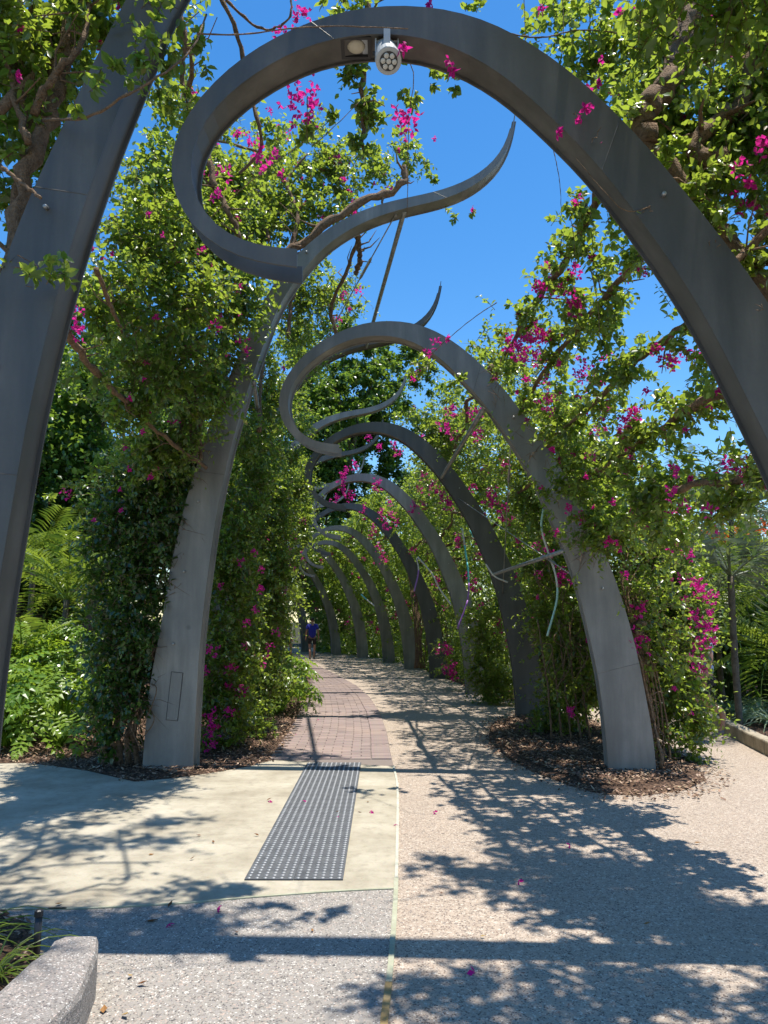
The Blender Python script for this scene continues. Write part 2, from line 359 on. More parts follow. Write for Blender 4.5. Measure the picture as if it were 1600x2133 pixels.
def chips(name, outline, n, z=.05, spill=.1, size=.035):
    o = np.asarray(outline); lo, hi = o.min(0) - spill, o.max(0) + spill
    p = rng.uniform(lo, hi, (n * 3, 2)); c = o.mean(0)
    k = inside(c + (p - c) / (1 + spill * rng.uniform(0, 1, len(p))[:, None] ** 3), o); p = p[k][:n]; n = len(p)
    d = inside(c + (p - c) * 1.09, o)
    zz = np.where(d, z, .012) + rng.uniform(0, .02, n)
    a = rng.uniform(0, 6.28, n); L = size * rng.uniform(.4, 1.5, n); W = L * rng.uniform(.2, .55, n)
    u = np.stack([np.cos(a), np.sin(a), rng.normal(0, .3, n)], 1) * L[:, None] / 2; v = np.stack([-np.sin(a), np.cos(a), rng.normal(0, .3, n)], 1) * W[:, None] / 2
    cc = np.c_[p, zz]; up = np.array([0, 0, .006])
    V = np.stack([cc - u - v, cc + u - v * .6, cc + u + v, cc - u * .8 + v, cc + up + u * .1], 1).reshape(-1, 3)
    b_ = np.arange(n)[:, None] * 5
    F = (b_[:, None] + np.array([[0, 1, 4], [1, 2, 4], [2, 3, 4], [3, 0, 4]])[None]).reshape(-1, 3)
    tn = np.repeat(rng.uniform(0, 1, n), 4)
    ob = put(name, mesh(name, V, F, M['chip'], attr=tn)); tag(ob, kind='stuff'); return ob
bedl = [tuple(p) for p in bedL] + [(-9, 8.6), (-9, 30), (-6.5, 33)] + far_l[:1] + [tuple(p) for p in left[::-1][:-1]]
tmp = bed('mulch_bed', bedl, .0); 
near_l = [tuple(p) for p in bedL] + [(-5.6, 9.2), (-5.6, 12.5), (-2.6, 15)] + [tuple(p) for p in left[::-1][2:-1]]
tag(chips('bark_mulch', near_l, 15000, .02, .06), 'brown bark mulch under the left hedge', 'mulch')
isl = gp([(1025, 1508), (1018, 1530), (1022, 1550), (1060, 1582), (1120, 1612), (1190, 1638), (1250, 1655), (1340, 1658), (1430, 1646), (1472, 1625), (1450, 1597), (1400, 1560)]) + [(3.2, 12.5), (2.6, 13.4), (1.9, 12.6)]
bed('mulch_bed', isl, .05)
tag(chips('bark_mulch', isl, 13000, .065, .22), 'reddish bark mulch around the nearest right post', 'mulch')
r2 = [(2.2, 15.6), (3.2, 15.6), (3.6, 21), (2.6, 30), (1.2, 30), (1.4, 24), (1.9, 20)]
bed('mulch_bed', r2, .03); tag(chips('bark_mulch', r2, 3000, .05, .04, .06), 'dry bark mulch round the distant right posts', 'mulch')

# tactile plate: tiles with domes
def tactile():
    a, b_ = G(508, 1832), G(717, 1840); c_, d_ = G(640, 1587), G(755, 1590)
    u = (b_ - a)[:2]; v = (((c_ + d_) / 2) - (a + b_) / 2)[:2]; L = np.linalg.norm(v); v = v / L
    u = np.array([v[1], -v[0]]); W = .6; mid = ((a + b_) / 2)[:2]
    t = thing('tactile_paving', 'grey tactile paving strip with steel studs on the cream concrete', 'tactile strip', (mid[0], mid[1], .004), math.atan2(-u[1], u[0]) * -1)
    nr = int(round(L / .3)); tile = MB().box((0, 0, .004), (.298, .298, .008)).build('tile', M['mat'])
    dm = MB(); k = 8
    prof = [(.0125, 0), (.0115, .003), (.007, .005)]
    V = [(r_ * math.cos(j * 2 * math.pi / k), r_ * math.sin(j * 2 * math.pi / k), z) for r_, z in prof for j in range(k)] + [(0, 0, .0055)]
    F = [(q * k + j, q * k + (j + 1) % k, (q + 1) * k + (j + 1) % k, (q + 1) * k + j) for q in range(2) for j in range(k)] + [(2 * k + j, 2 * k + (j + 1) % k, 3 * k) for j in range(k)]
    st = mesh('stud', V, F, M['dome'], smooth=True)
    V, F = np.array(V), F; rest = MB(); n = 0
    for r_ in range(nr):
        for c2 in range(2):
            put('tile', tile, t, (-.15 + c2 * .3, .15 + r_ * .3, rng.uniform(0, .001)), (0, 0, rng.normal(0, .002)))
    for r_ in range(nr * 6):
        for c2 in range(12):
            x, y = -.275 + c2 * .05, .025 + r_ * .05
            if n < 290: put('stud', st, t, (x, y, .0075)); n += 1
            else: rest.add(V + np.array([x, y, .0075]), F)
    put('stud', rest.build('stud', M['dome'], True), t, kind='stuff')
tactile()

# kerb block bottom left
def extr(name, outline, z0, z1, m, bev=.03, kind=None):
    n = len(outline); c = np.mean(outline, axis=0); V = []
    o = np.asarray(outline); 
    Tn = np.roll(o, -1, 0) - np.roll(o, 1, 0); Nn = np.stack([Tn[:, 1], -Tn[:, 0]], 1); Nn /= np.linalg.norm(Nn, axis=1)[:, None]
    area = np.sum(o[:, 0] * np.roll(o[:, 1], -1) - o[:, 1] * np.roll(o[:, 0], -1))
    if area < 0: Nn = -Nn
    for ins, z in ((0, z0), (0, z1 - bev), (bev * .3, z1 - bev * .3), (bev, z1)):
        V += [(*(p - q * ins), z) for p, q in zip(o, Nn)]
    F = [(r0 * n + j, r0 * n + (j + 1) % n, (r0 + 1) * n + (j + 1) % n, (r0 + 1) * n + j) for r0 in range(3) for j in range(n)] + [tuple(3 * n + j for j in range(n))]
    return put(name, mesh(name, V, F, m))
kz = .2
kpts = [G(206, 1945, kz)[:2], G(204, 1975, kz)[:2], G(170, 2060, kz)[:2], G(100, 2133, kz)[:2], G(0, 2260, kz)[:2], G(-250, 2500, kz)[:2], G(-400, 2350, kz)[:2], G(-120, 2150, kz)[:2], G(0, 2055, kz)[:2], G(60, 2000, kz)[:2], G(95, 1975, kz)[:2], G(110, 1955, kz)[:2], G(140, 1945, kz)[:2]]
kk = extr('garden_kerb', kpts, 0, kz, M['kerb'], .035); tag(kk, 'speckled concrete kerb end in the bottom left corner', 'kerb')
lb = [G(110, 1955, kz)[:2], G(60, 2000, kz)[:2], G(0, 2055, kz)[:2], G(-120, 2150, kz)[:2], G(-400, 2350, kz)[:2], (-2.6, 1.9), (-2.4, 2.9), G(0, 1905)[:2], G(60, 1925)[:2]]
bed('mulch_bed', lb, .02); tag(chips('bark_mulch', lb, 1200, .03, .02), 'dark mulch behind the bottom left kerb', 'mulch')
pb = G(75, 2003)
t = thing('irrigation_post', 'short black stake with cap beside the bottom left kerb', 'post', (pb[0], pb[1], 0))
b_ = MB().tube([(0, 0, -.02), (0, 0, .1), (0, 0, .20)], .0165, 10); put('shaft', b_.build('shaft', M['dark'], True), t)
put('cap', MB().tube([(0, 0, .198), (0, 0, .223), (0, 0, .228)], [.021, .021, .014], 8).build('cap', M['dark']), t)
put('knob', MB().tube([(0, 0, .09), (-.03, -.01, .09)], .01, 8).build('knob', M['dark'], True), t)
# right kerb of small blocks
kr = resamp(curve([np.r_[p, 0] for p in gp([(1700, 1615), (1600, 1568), (1545, 1540), (1500, 1518), (1470, 1502), (1440, 1489), (1420, 1481)])], 60)[:, :2], 300)
d = np.r_[0, np.cumsum(np.linalg.norm(np.diff(kr, axis=0), axis=1))]
t = thing('edging_kerb', 'sandy concrete edging of butted blocks along the right garden bed', 'kerb', (kr[0][0], kr[0][1], 0))
kb = extr('kerb_block', [(-.19, -.08), (.19, -.08), (.19, .08), (-.19, .08)], -.02, .17, M['kerbstone'], .02).data
bpy.data.objects.remove(bpy.data.objects['kerb_block'])
s_ = .2
while s_ < d[-1] - .1:
    x, y = np.interp(s_, d, kr[:, 0]), np.interp(s_, d, kr[:, 1]); x2, y2 = np.interp(s_ + .1, d, kr[:, 0]), np.interp(s_ + .1, d, kr[:, 1])
    put('block', kb, t, (x - kr[0][0] + .0, y - kr[0][1] + .06, rng.uniform(-.004, .004)), (0, 0, math.atan2(y2 - y, x2 - x) + rng.normal(0, .01))); s_ += .386
rb = [tuple(kr[i] + np.array([.0, .1])) for i in range(0, 300, 40)] + [(4.3, 14), (9, 24), (14, 18), (12, 8.5)]
bed('garden_bed', rb, .06, .06)

# ------------------------------------------------------------ arbour posts
Ro = [(2.66, -.15), (2.66, 0.02), (2.66, 0.3), (2.62, 0.61), (2.57, 0.95), (2.52, 1.28), (2.44, 1.63), (2.36, 1.92), (2.27, 2.21), (2.18, 2.4), (2.03, 2.76), (1.85, 3.13), (1.66, 3.46), (1.46, 3.75), (1.27, 4.04), (1.17, 4.16), (0.97, 4.4), (0.81, 4.56), (0.63, 4.7), (0.47, 4.81), (0.28, 4.89), (0.09, 4.93), (-0.08, 4.94), (-0.23, 4.94), (-0.4, 4.91), (-0.57, 4.85), (-0.76, 4.76), (-0.92, 4.66), (-1.06, 4.54), (-1.17, 4.4), (-1.27, 4.26), (-1.32, 4.12), (-1.34, 4.0), (-1.32, 3.88), (-1.27, 3.75), (-1.19, 3.65), (-1.09, 3.54), (-0.95, 3.46), (-0.78, 3.42), (-0.61, 3.41)]
Ri = [(2.19, -.15), (2.19, -0.02), (2.18, 0.32), (2.16, 0.61), (2.13, 0.95), (2.08, 1.24), (2.03, 1.49), (1.98, 1.75), (1.91, 2.05), (1.83, 2.31), (1.73, 2.55), (1.64, 2.78), (1.51, 3.09), (1.37, 3.36), (1.23, 3.59), (1.07, 3.84), (0.98, 3.97), (0.89, 4.09), (0.74, 4.24), (0.6, 4.41), (0.43, 4.56), (0.17, 4.71), (0.04, 4.75), (-0.11, 4.77), (-0.27, 4.77), (-0.44, 4.75), (-0.61, 4.69), (-0.76, 4.62), (-0.9, 4.51), (-1.02, 4.42), (-1.12, 4.31), (-1.19, 4.18), (-1.22, 4.07), (-1.22, 3.93), (-1.19, 3.81), (-1.12, 3.7), (-1.04, 3.61), (-0.94, 3.55), (-0.79, 3.51), (-0.61, 3.51)]
Lo = [(-2.71, -.15), (-2.71, 0.02), (-2.69, 0.38), (-2.68, 0.71), (-2.64, 1.07), (-2.58, 1.38), (-2.54, 1.68), (-2.5, 2.07), (-2.41, 2.54), (-2.33, 2.94), (-2.25, 3.2), (-2.1, 3.76), (-1.84, 4.43), (-1.64, 4.92), (-1.52, 5.20), (-1.38, 5.44), (-1.25, 5.63), (-1.07, 5.84), (-0.89, 5.99), (-0.74, 6.1), (-0.53, 6.22), (-0.33, 6.3), (-0.11, 6.37), (0.16, 6.42), (0.4, 6.45), (0.62, 6.5), (0.82, 6.57), (1.02, 6.68), (1.18, 6.81), (1.29, 6.97), (1.36, 7.16), (1.39, 7.32), (1.4, 7.44)]
Li = [(-2.15, -.15), (-2.15, -0.02), (-2.15, 0.31), (-2.14, 0.64), (-2.13, 1.16), (-2.09, 1.77), (-2.05, 2.12), (-2.01, 2.54), (-1.96, 2.88), (-1.9, 3.21), (-1.83, 3.56), (-1.79, 3.7), (-1.68, 4.12), (-1.56, 4.48), (-1.45, 4.82), (-1.33, 5.16), (-1.2, 5.38), (-1.04, 5.59), (-0.89, 5.78), (-0.73, 5.92), (-0.58, 6.02), (-0.4, 6.12), (-0.22, 6.19), (0.0, 6.26), (0.18, 6.3), (0.4, 6.33), (0.62, 6.38), (0.82, 6.45), (1.02, 6.57), (1.18, 6.71), (1.31, 6.89), (1.38, 7.09), (1.44, 7.28), (1.45, 7.44)]
def rails(o, i, n=84, it=6):
    return smooth1(resamp(o, n), it), smooth1(resamp(i, n), it)
RO, RI = rails(Ro, Ri); LO, LI = rails(Lo, Li)
DEP = .215
def slab(A, B, y0_, y1_, inset=0.0):                       # solid between two rails
    A, B = np.array(A), np.array(B)
    if inset:
        dd = B - A; l_ = np.linalg.norm(dd, axis=1)[:, None]; A, B = A + dd / l_ * inset, B - dd / l_ * inset
    n = len(A); V = []
    for p, y in ((A, y0_), (B, y0_), (B, y1_), (A, y1_)): V += [(q[0], y, q[1]) for q in p]
    F = [(k * n + j, k * n + j + 1, ((k + 1) % 4) * n + j + 1, ((k + 1) % 4) * n + j) for k in range(4) for j in range(n - 1)]
    F += [(0, n, 2 * n, 3 * n), (n - 1, 4 * n - 1, 3 * n - 1, 2 * n - 1)]
    return V, F
def post_meshes(A, B, tag_, cut_f, cut_w, cut_b):
    def mk(nm, c, y0_, y1_, ins):
        V, F = slab(A[:c], B[:c], y0_, y1_, ins); return mesh(nm, V, F, M['steel'])
    return mk('front_plate', cut_f, 0, .013, 0), mk('web', cut_w, .0132, DEP - .0132, .02), mk('back_plate', cut_b, DEP - .013, DEP, 0)
PR = post_meshes(RO, RI, 'r', 84, 76, 84); PL = post_meshes(LO, LI, 'l', 82, 84, 84)
bolt = MB().tube([(0, -.03, 0), (0, -.027, 0), (0, 0, 0)], [.008, .012, .012], 8).build('bolt', M['galv'], True)
ARCH = [(.15, 3.81, -.033, 1.0), (.108, 8.309, -.085, 1.0), (-.05, 12.75, -.03, 1.0), (-.367, 17.0, .03, .985), (-.88, 21.5, .06, .99),
        (-1.42, 25.6, .1, .965), (-2.07, 29.5, .15, .945), (-3.25, 33.2, .25, 1.0), (-4.45, 36.5, .35, .96), (-6.2, 39.5, .45, 1.0)]
LSH = [0, 0, -.38, -.5, -.55, -.6, -.6, -.6, -.6, -.6]
ordn = ['nearest', 'second', 'third', 'fourth', 'fifth', 'sixth', 'seventh', 'eighth', 'ninth', 'farthest']
extra_r = ['spotlight under its crown', 'in the mulch bed', 'in deep shade', 'by low pink blossom', 'beside a purple tube', 'before bundled dry stems', 'on the bend', 'far down', 'right of the walker', 'behind the walker']
extra_l = ['huge, cropped by the frame', 'with an access panel', 'hidden in vines', 'buried in leaves', 'showing only its curve', 'deep in the tunnel', 'small and far', 'left of the bend', 'tiny', 'tiny, last in line']
def A2W(k, u, z, dy=0.0):                                # arch coordinates to world
    X, Y_, th, sc = ARCH[k]; return np.array([X + u * sc * math.cos(th) - dy * math.sin(th), Y_ + u * sc * math.sin(th) + dy * math.cos(th), z * sc])
POSTS = {}; GR = {}
for k, (X, Y_, th, sc) in enumerate(ARCH):
    for side, pm, rails_, ex, sh in (('right', PR, (RO, RI), extra_r, 0), ('left', PL, (LO, LI), extra_l, LSH[k])):
        t = thing('arbour_post', f'{ordn[k]} curling grey steel post on the {side}, {ex[k]}', 'arbour post', (X + sh, Y_, 0), th, f'curling steel posts of the arbour, {side} side')
        t.scale = (sc, sc, sc)
        for me in pm:
            if k in (0, 2, 4):  # posts standing in shade get the darkened steel copy
                if (me.name, 'g') not in GR: GR[(me.name, 'g')] = me.copy(); GR[(me.name, 'g')].materials[0] = M['steel_shaded']
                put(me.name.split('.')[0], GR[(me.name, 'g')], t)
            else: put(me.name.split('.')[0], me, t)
        POSTS[(k, side)] = t
        if k < 6:
            for f_ in ((.16, .24, .33, .42, .50, .58, .66) if side == 'left' else (.24, .36, .48)):
                i = int(f_ * 84); q = rails_[0][i] * .62 + rails_[1][i] * .38
                put('bolt', bolt, t, (q[0], -.001, q[1]))
# access panel on the second left post
c0, c1 = P(349, 1505, 8.5), P(372, 1410, 8.5)
th = ARCH[1][2]; t = POSTS[(1, 'left')]
pl = MB().box((0, 0, 0), (.122, .006, .5)); pan = put('access_panel', pl.build('access_panel', M['steel']), t, (-2.38, -.003, .76), (0, R(4.5), 0))
for x in (-.045, .045): put('screw', bolt, pan, (x, .012, -.23), sc=.5)
fr = MB()
for x, z, w_, h_ in ((0, .255, .132, .004), (0, -.255, .132, .004), (-.065, 0, .004, .51), (.065, 0, .004, .51)): fr.box((x, -.0005, z), (w_, .004, h_))
put('frame', fr.build('frame', M['dark']), pan, (0, 0, 0))
# weld seams
for (k, side, i) in ((0, 'right', 62), (0, 'right', 26), (0, 'right', 44), (0, 'left', 22), (0, 'left', 36), (1, 'right', 12), (1, 'right', 24), (1, 'right', 46), (1, 'left', 30), (1, 'left', 52), (1, 'left', 70), (2, 'right', 20), (2, 'right', 36), (3, 'right', 18), (3, 'right', 34)):
    A_, B_ = (RO, RI) if side == 'right' else (LO, LI); a, b2 = A_[i], B_[i]
    put('weld_seam', MB().tube([(a[0], -.001, a[1]), (b2[0], -.001, b2[1])], .0022, 5).build('weld_seam', M['steel_shaded']), POSTS[(k, side)])
# recessed lamp and spotlight below the first crown
t = thing('downlight', 'square recessed lamp set in the underside of the first steel crown', 'lamp')
q = P(742, 95, 3.92); q[2] = A2W(0, q[0] - .15, 0)[2]
i = np.argmin(np.abs(RI[:60, 0] - (q[0] - .15)) + (RI[:60, 1] < 4)); zc = RI[i][1]
t.location = (q[0], 3.92, zc + .012)
fr = MB()
for x, y, w_, d_ in ((0, .075, .17, .02), (0, -.075, .17, .02), (.075, 0, .02, .13), (-.075, 0, .02, .13)): fr.box((x, y, 0), (w_, d_, .03))
put('frame', fr.build('frame', M['dark']), t); put('reflector', MB().box((0, 0, .006), (.13, .13, .008)).build('reflector', M['white']), t)
sp = MB(); th_ = np.linspace(0, 1, 6); sp.tube([(0, 0, .002 - .028 * math.sin(a * 1.57)) for a in th_], [.052 * math.cos(a * 1.5) for a in th_], 14); put('glass', sp.build('glass', M['lampglass'], True), t)
t = thing('spotlight', 'round grey seven-lens spotlight hanging under the first steel crown', 'spotlight')
q = P(806, 90, 3.9); t.location = (q[0], 3.88, 4.735)
br = MB(); br.box((0, .0, .012), (.13, .05, .012)); br.box((-.062, -.02, -.04), (.007, .035, .12)); br.box((.062, -.02, -.04), (.007, .035, .12)); br.box((0, -.085, -.04), (.036, .02, .15)); br.box((0, -.04, .03), (.036, .1, .008))
put('bracket', br.build('bracket', M['white']), t)
ax = Vector((.02, -.14, -.2)).normalized(); rotq = (-ax).to_track_quat('Z', 'Y').to_euler()
hz = MB().tube([(0, 0, .09), (0, 0, .085), (0, 0, -.05), (0, 0, -.055), (0, 0, -.105), (0, 0, -.108)], [.05, .062, .065, .071, .071, .066], 24)
hs_ = put('housing', hz.build('housing', M['white'], False), t, (0, -.03, -.075), rotq)
put('face', MB().tube([(0, 0, -.1085), (0, 0, -.112)], .049, 24).build('face', M['lensdark']), hs_)
ln = MB().tube([(0, 0, -.112), (0, 0, -.117), (0, 0, -.119)], [.0145, .0135, .008], 12).build('lens', M['lens'], True)
for j in range(7):
    a = j * math.pi / 3; r_ = 0 if j == 6 else .031; put('lens', ln, hs_, (r_ * math.cos(a), r_ * math.sin(a), 0))
for s2 in (-.05, .05): put('knob', MB().tube([(s2, -.0, -.045), (s2 * 1.6, -.0, -.045)], .012, 8).build('knob', M['dark']), t)
cb = curve([(.05, .0, -.02), (.11, .0, -.03), (.12, 0, .0), (.07, .02, .02)], 12); put('cable', MB().tube(cb, .004, 5).build('cable', M['dark']), t)

# struts and cables between the posts
def rod(name, a, b_, r_, label, cat, group, m='galv', turn=False):
    a, b_ = np.array(a), np.array(b_); t = thing(name, label, cat, a, 0, group)
    put('rod', MB().tube([(0, 0, 0), (b_ - a) / 2, b_ - a], r_, 8).build('rod', M[m], True), t)
    if turn:
        d_ = (b_ - a); put('turnbuckle', MB().tube([d_ * .14, d_ * .15, d_ * .21, d_ * .22], [r_, r_ * 2.4, r_ * 2.4, r_], 8).build('turnbuckle', M[m]), t)
        put('clevis', MB().box((0, 0, 0), (.03, .05, .05)).build('clevis', M[m]), t)
    return t
for k in range(1, 4):
    L = lambda kk, u, z: A2W(kk, u, z, .1) + np.array([LSH[kk], 0, 0])
    nm = f'between the {ordn[k]} and {ordn[k+1]} posts'
    if k > 1: continue
    rod('brace', L(k, .12, 6.3), L(k + 1, .12, 6.3), .03, f'grey tube brace high overhead {nm}', 'brace', 'steel tube braces')
    rod('brace', A2W(k, 1.02, 3.96, .2), A2W(k + 1, 1.02, 3.96, .02), .03, f'grey tube brace on the right shoulder {nm}', 'brace', 'steel tube braces')
    rod('brace', A2W(k, 1.84, 2.32, .2), A2W(k + 1, 1.84, 2.32, .02), .027, f'grey tube brace at head height on the right {nm}', 'brace', 'steel tube braces')
    rod('brace', L(k, -1.62, 4.3), L(k + 1, -1.62, 4.3), .027, f'grey tube brace on the left wall {nm}', 'brace', 'steel tube braces')
    if k < 4:
        rod('tie_rod', L(k, .02, 6.27), L(k + 1, -1.5, 4.7), .008, f'thin tie rod with turnbuckle, overhead left {nm}', 'tie rod', 'thin diagonal tie rods', turn=True)
        rod('tie_rod', A2W(k, 1.3, 3.6, .2), A2W(k + 1, 2.0, 2.0, .02), .007, f'thin tie rod falling along the right side {nm}', 'tie rod', 'thin diagonal tie rods', turn=True)
        rod('tie_rod', A2W(k, 2.0, 2.0, .2), A2W(k + 1, 1.3, 3.6, .02), .007, f'thin tie rod rising along the right side {nm}', 'tie rod', 'thin diagonal tie rods', turn=True)

# hanging plastic tubes
def hang(pts, Y_, cols, label, r_=.013):
    pp = curve([P(x, y, Y_ + dy) for x, y, dy in pts], 30); t = thing('hanging_tube', label, 'tube', pp[0], 0, 'coloured tubes hanging from the vines')
    n = len(pp); c = np.linspace(0, n - 1, len(cols) + 1).astype(int)
    for j, m in enumerate(cols): put('tube_segment', MB().tube(pp[c[j]:c[j + 1] + 1] - pp[0], r_, 7).build('tube_segment', M['tube_' + m], True), t)
hang([(1132, 1060, 0), (1128, 1100, 0), (1142, 1150, .1), (1158, 1200, .1), (1160, 1250, .1), (1140, 1325, 0)], 9.2, ['green', 'white', 'white', 'green'], 'pale green and white tube hanging beside the big right post')
hang([(963, 1100, 0), (970, 1150, 0), (976, 1200, 0), (974, 1250, 0), (953, 1310, 0)], 14, ['white', 'turq', 'turq', 'purple', 'purple'], 'turquoise and purple tube hanging in front of the fourth post', .016)
hang([(868, 1162, 0), (872, 1190, 0), (863, 1232, 0)], 17.5, ['white', 'purple'], 'short purple tube hanging beside the fifth post', .018)
hang([(870, 1160, 0), (900, 1195, 0), (915, 1225, 0), (940, 1260, 0)], 17, ['white', 'white'], 'long white tube looped between fourth and fifth posts', .018)
hang([(1012, 1175, 0), (1030, 1200, 0), (1058, 1213, 0)], 11.5, ['white'], 'white looped tube end beside the dark third post', .012)
hang([(978, 1105, 0), (992, 1125, 0), (1000, 1140, 0)], 14, ['turq'], 'short turquoise tube stub by the dark third post', .014)
hang([(752, 1238, 0), (765, 1250, 0), (780, 1262, 0)], 22, ['turq', 'white'], 'pale turquoise tube near the seventh post', .018)

# ------------------------------------------------------------ foliage machinery
def unit(a): return a / (np.linalg.norm(a, axis=-1, keepdims=True) + 1e-9)
T6 = np.array([[0, 0, 0], [.30, -.30, .05], [.66, -.24, .03], [1, 0, -.10], [.66, .24, .03], [.30, .30, .05]])   # x along, y across, z up; midrib folded
F6 = np.array([[0, 1, 2, 3], [0, 3, 4, 5]])
T4 = np.array([[0, 0, 0], [.45, -.33, .06], [1, 0, -.06], [.45, .33, .06]])
F4 = np.array([[0, 1, 2], [0, 2, 3]])
def frames(d, n):
    x = unit(d); y = unit(np.cross(n, x)); z = np.cross(x, y); return np.stack([x, y, z], 1)     # rows
def leafmesh(name, pos, fr, sz, tint, m, T=T6, F=F6):
    n = len(pos); V = pos[:, None] + np.einsum('vk,nkj->nvj', T, fr) * sz[:, None, None]
    Fa = (np.arange(n)[:, None, None] * len(T) + F[None]).reshape(-1, F.shape[1])
    return mesh(name, V.reshape(-1, 3), Fa, m, attr=np.repeat(tint, len(F)))
def twigs(org, d, ln, leaves, size, droop=.25, tw=.25, wiggle=.25):
    n = len(org); k = leaves
    t = np.tile(np.linspace(.12, 1, k), (n, 1)) + rng.normal(0, .03, (n, k))
    dd = unit(d); side = unit(np.cross(dd, rng.normal(0, 1, (n, 3)))); up = np.cross(side, dd)
    L = ln[:, None, None]
    bend = rng.normal(0, wiggle, (n, 3)); bend[:, 2] -= droop
    pos = org[:, None] + dd[:, None] * L * t[..., None] + bend[:, None] * L * (t[..., None] ** 2)
    ang = np.arange(k) * 2.4 + rng.uniform(0, 6.28, (n, 1)); 
    out = np.cos(ang)[..., None] * side[:, None] + np.sin(ang)[..., None] * up[:, None]
    ld = unit(out * 1.0 + dd[:, None] * .5 + rng.normal(0, .35, (n, k, 3)) + np.array([0, 0, -.35]))
    nn = unit(np.array([0, 0, 1.]) + rng.normal(0, .55, (n, k, 3)) + .3 * out)
    sz = size * rng.uniform(.55, 1.25, (n, k)) * (1.1 - .45 * np.clip(t, 0, 1))
    ti = np.clip(rng.beta(2, 2.6, (n, 1)) * .6 + .45 * np.clip(t, 0, 1) ** 2 * rng.uniform(0, 1, (n, 1)) + rng.normal(0, .12, (n, k)), 0, .96)  # tint falls towards the twig base: shade inside the foliage put into colour
    ti = np.where(rng.uniform(0, 1, (n, k)) < .015, 1.0, ti)
    f_ = lambda a: a.reshape(-1, *a.shape[2:])
    stem = np.stack([org, org + dd * ln[:, None] * .5 + bend * ln[:, None] * .25, org + dd * ln[:, None] + bend * ln[:, None]], 1)
    return f_(pos), frames(f_(ld), f_(nn)), sz.ravel(), ti.ravel(), stem
def stemmesh(name, st, r_, m):
    n = len(st); off = unit(np.cross(st[:, 2] - st[:, 0], rng.normal(0, 1, (n, 3)))) * r_; o2 = unit(np.cross(st[:, 2] - st[:, 0], off)) * r_
    V = np.stack([st[:, 0] + off, st[:, 0] - off * .5 + o2 * .87, st[:, 0] - off * .5 - o2 * .87,
                  st[:, 1] + off * .8, st[:, 1] - off * .4 + o2 * .7, st[:, 1] - off * .4 - o2 * .7, st[:, 2]], 1).reshape(-1, 3)
    b_ = np.arange(n)[:, None, None] * 7
    F = np.array([[0, 1, 4, 3], [1, 2, 5, 4], [2, 0, 3, 5], [3, 4, 6, 6], [4, 5, 6, 6], [5, 3, 6, 6]])
    q = (b_ + F[None][:, :3]).reshape(-1, 4); tr = (b_ + F[None][:, 3:, :3]).reshape(-1, 3)
    V2 = V; q2 = np.vstack([np.c_[q[:, 0], q[:, 1], q[:, 2]], np.c_[q[:, 0], q[:, 2], q[:, 3]], tr])
    return mesh(name, V2, q2, m)
def ell(c, r_, n, shell=.55):
    v = unit(rng.normal(0, 1, (n, 3))); q = rng.uniform(shell ** 3, 1, n) ** (1 / 3)
    return c + v * r_ * q[:, None], v
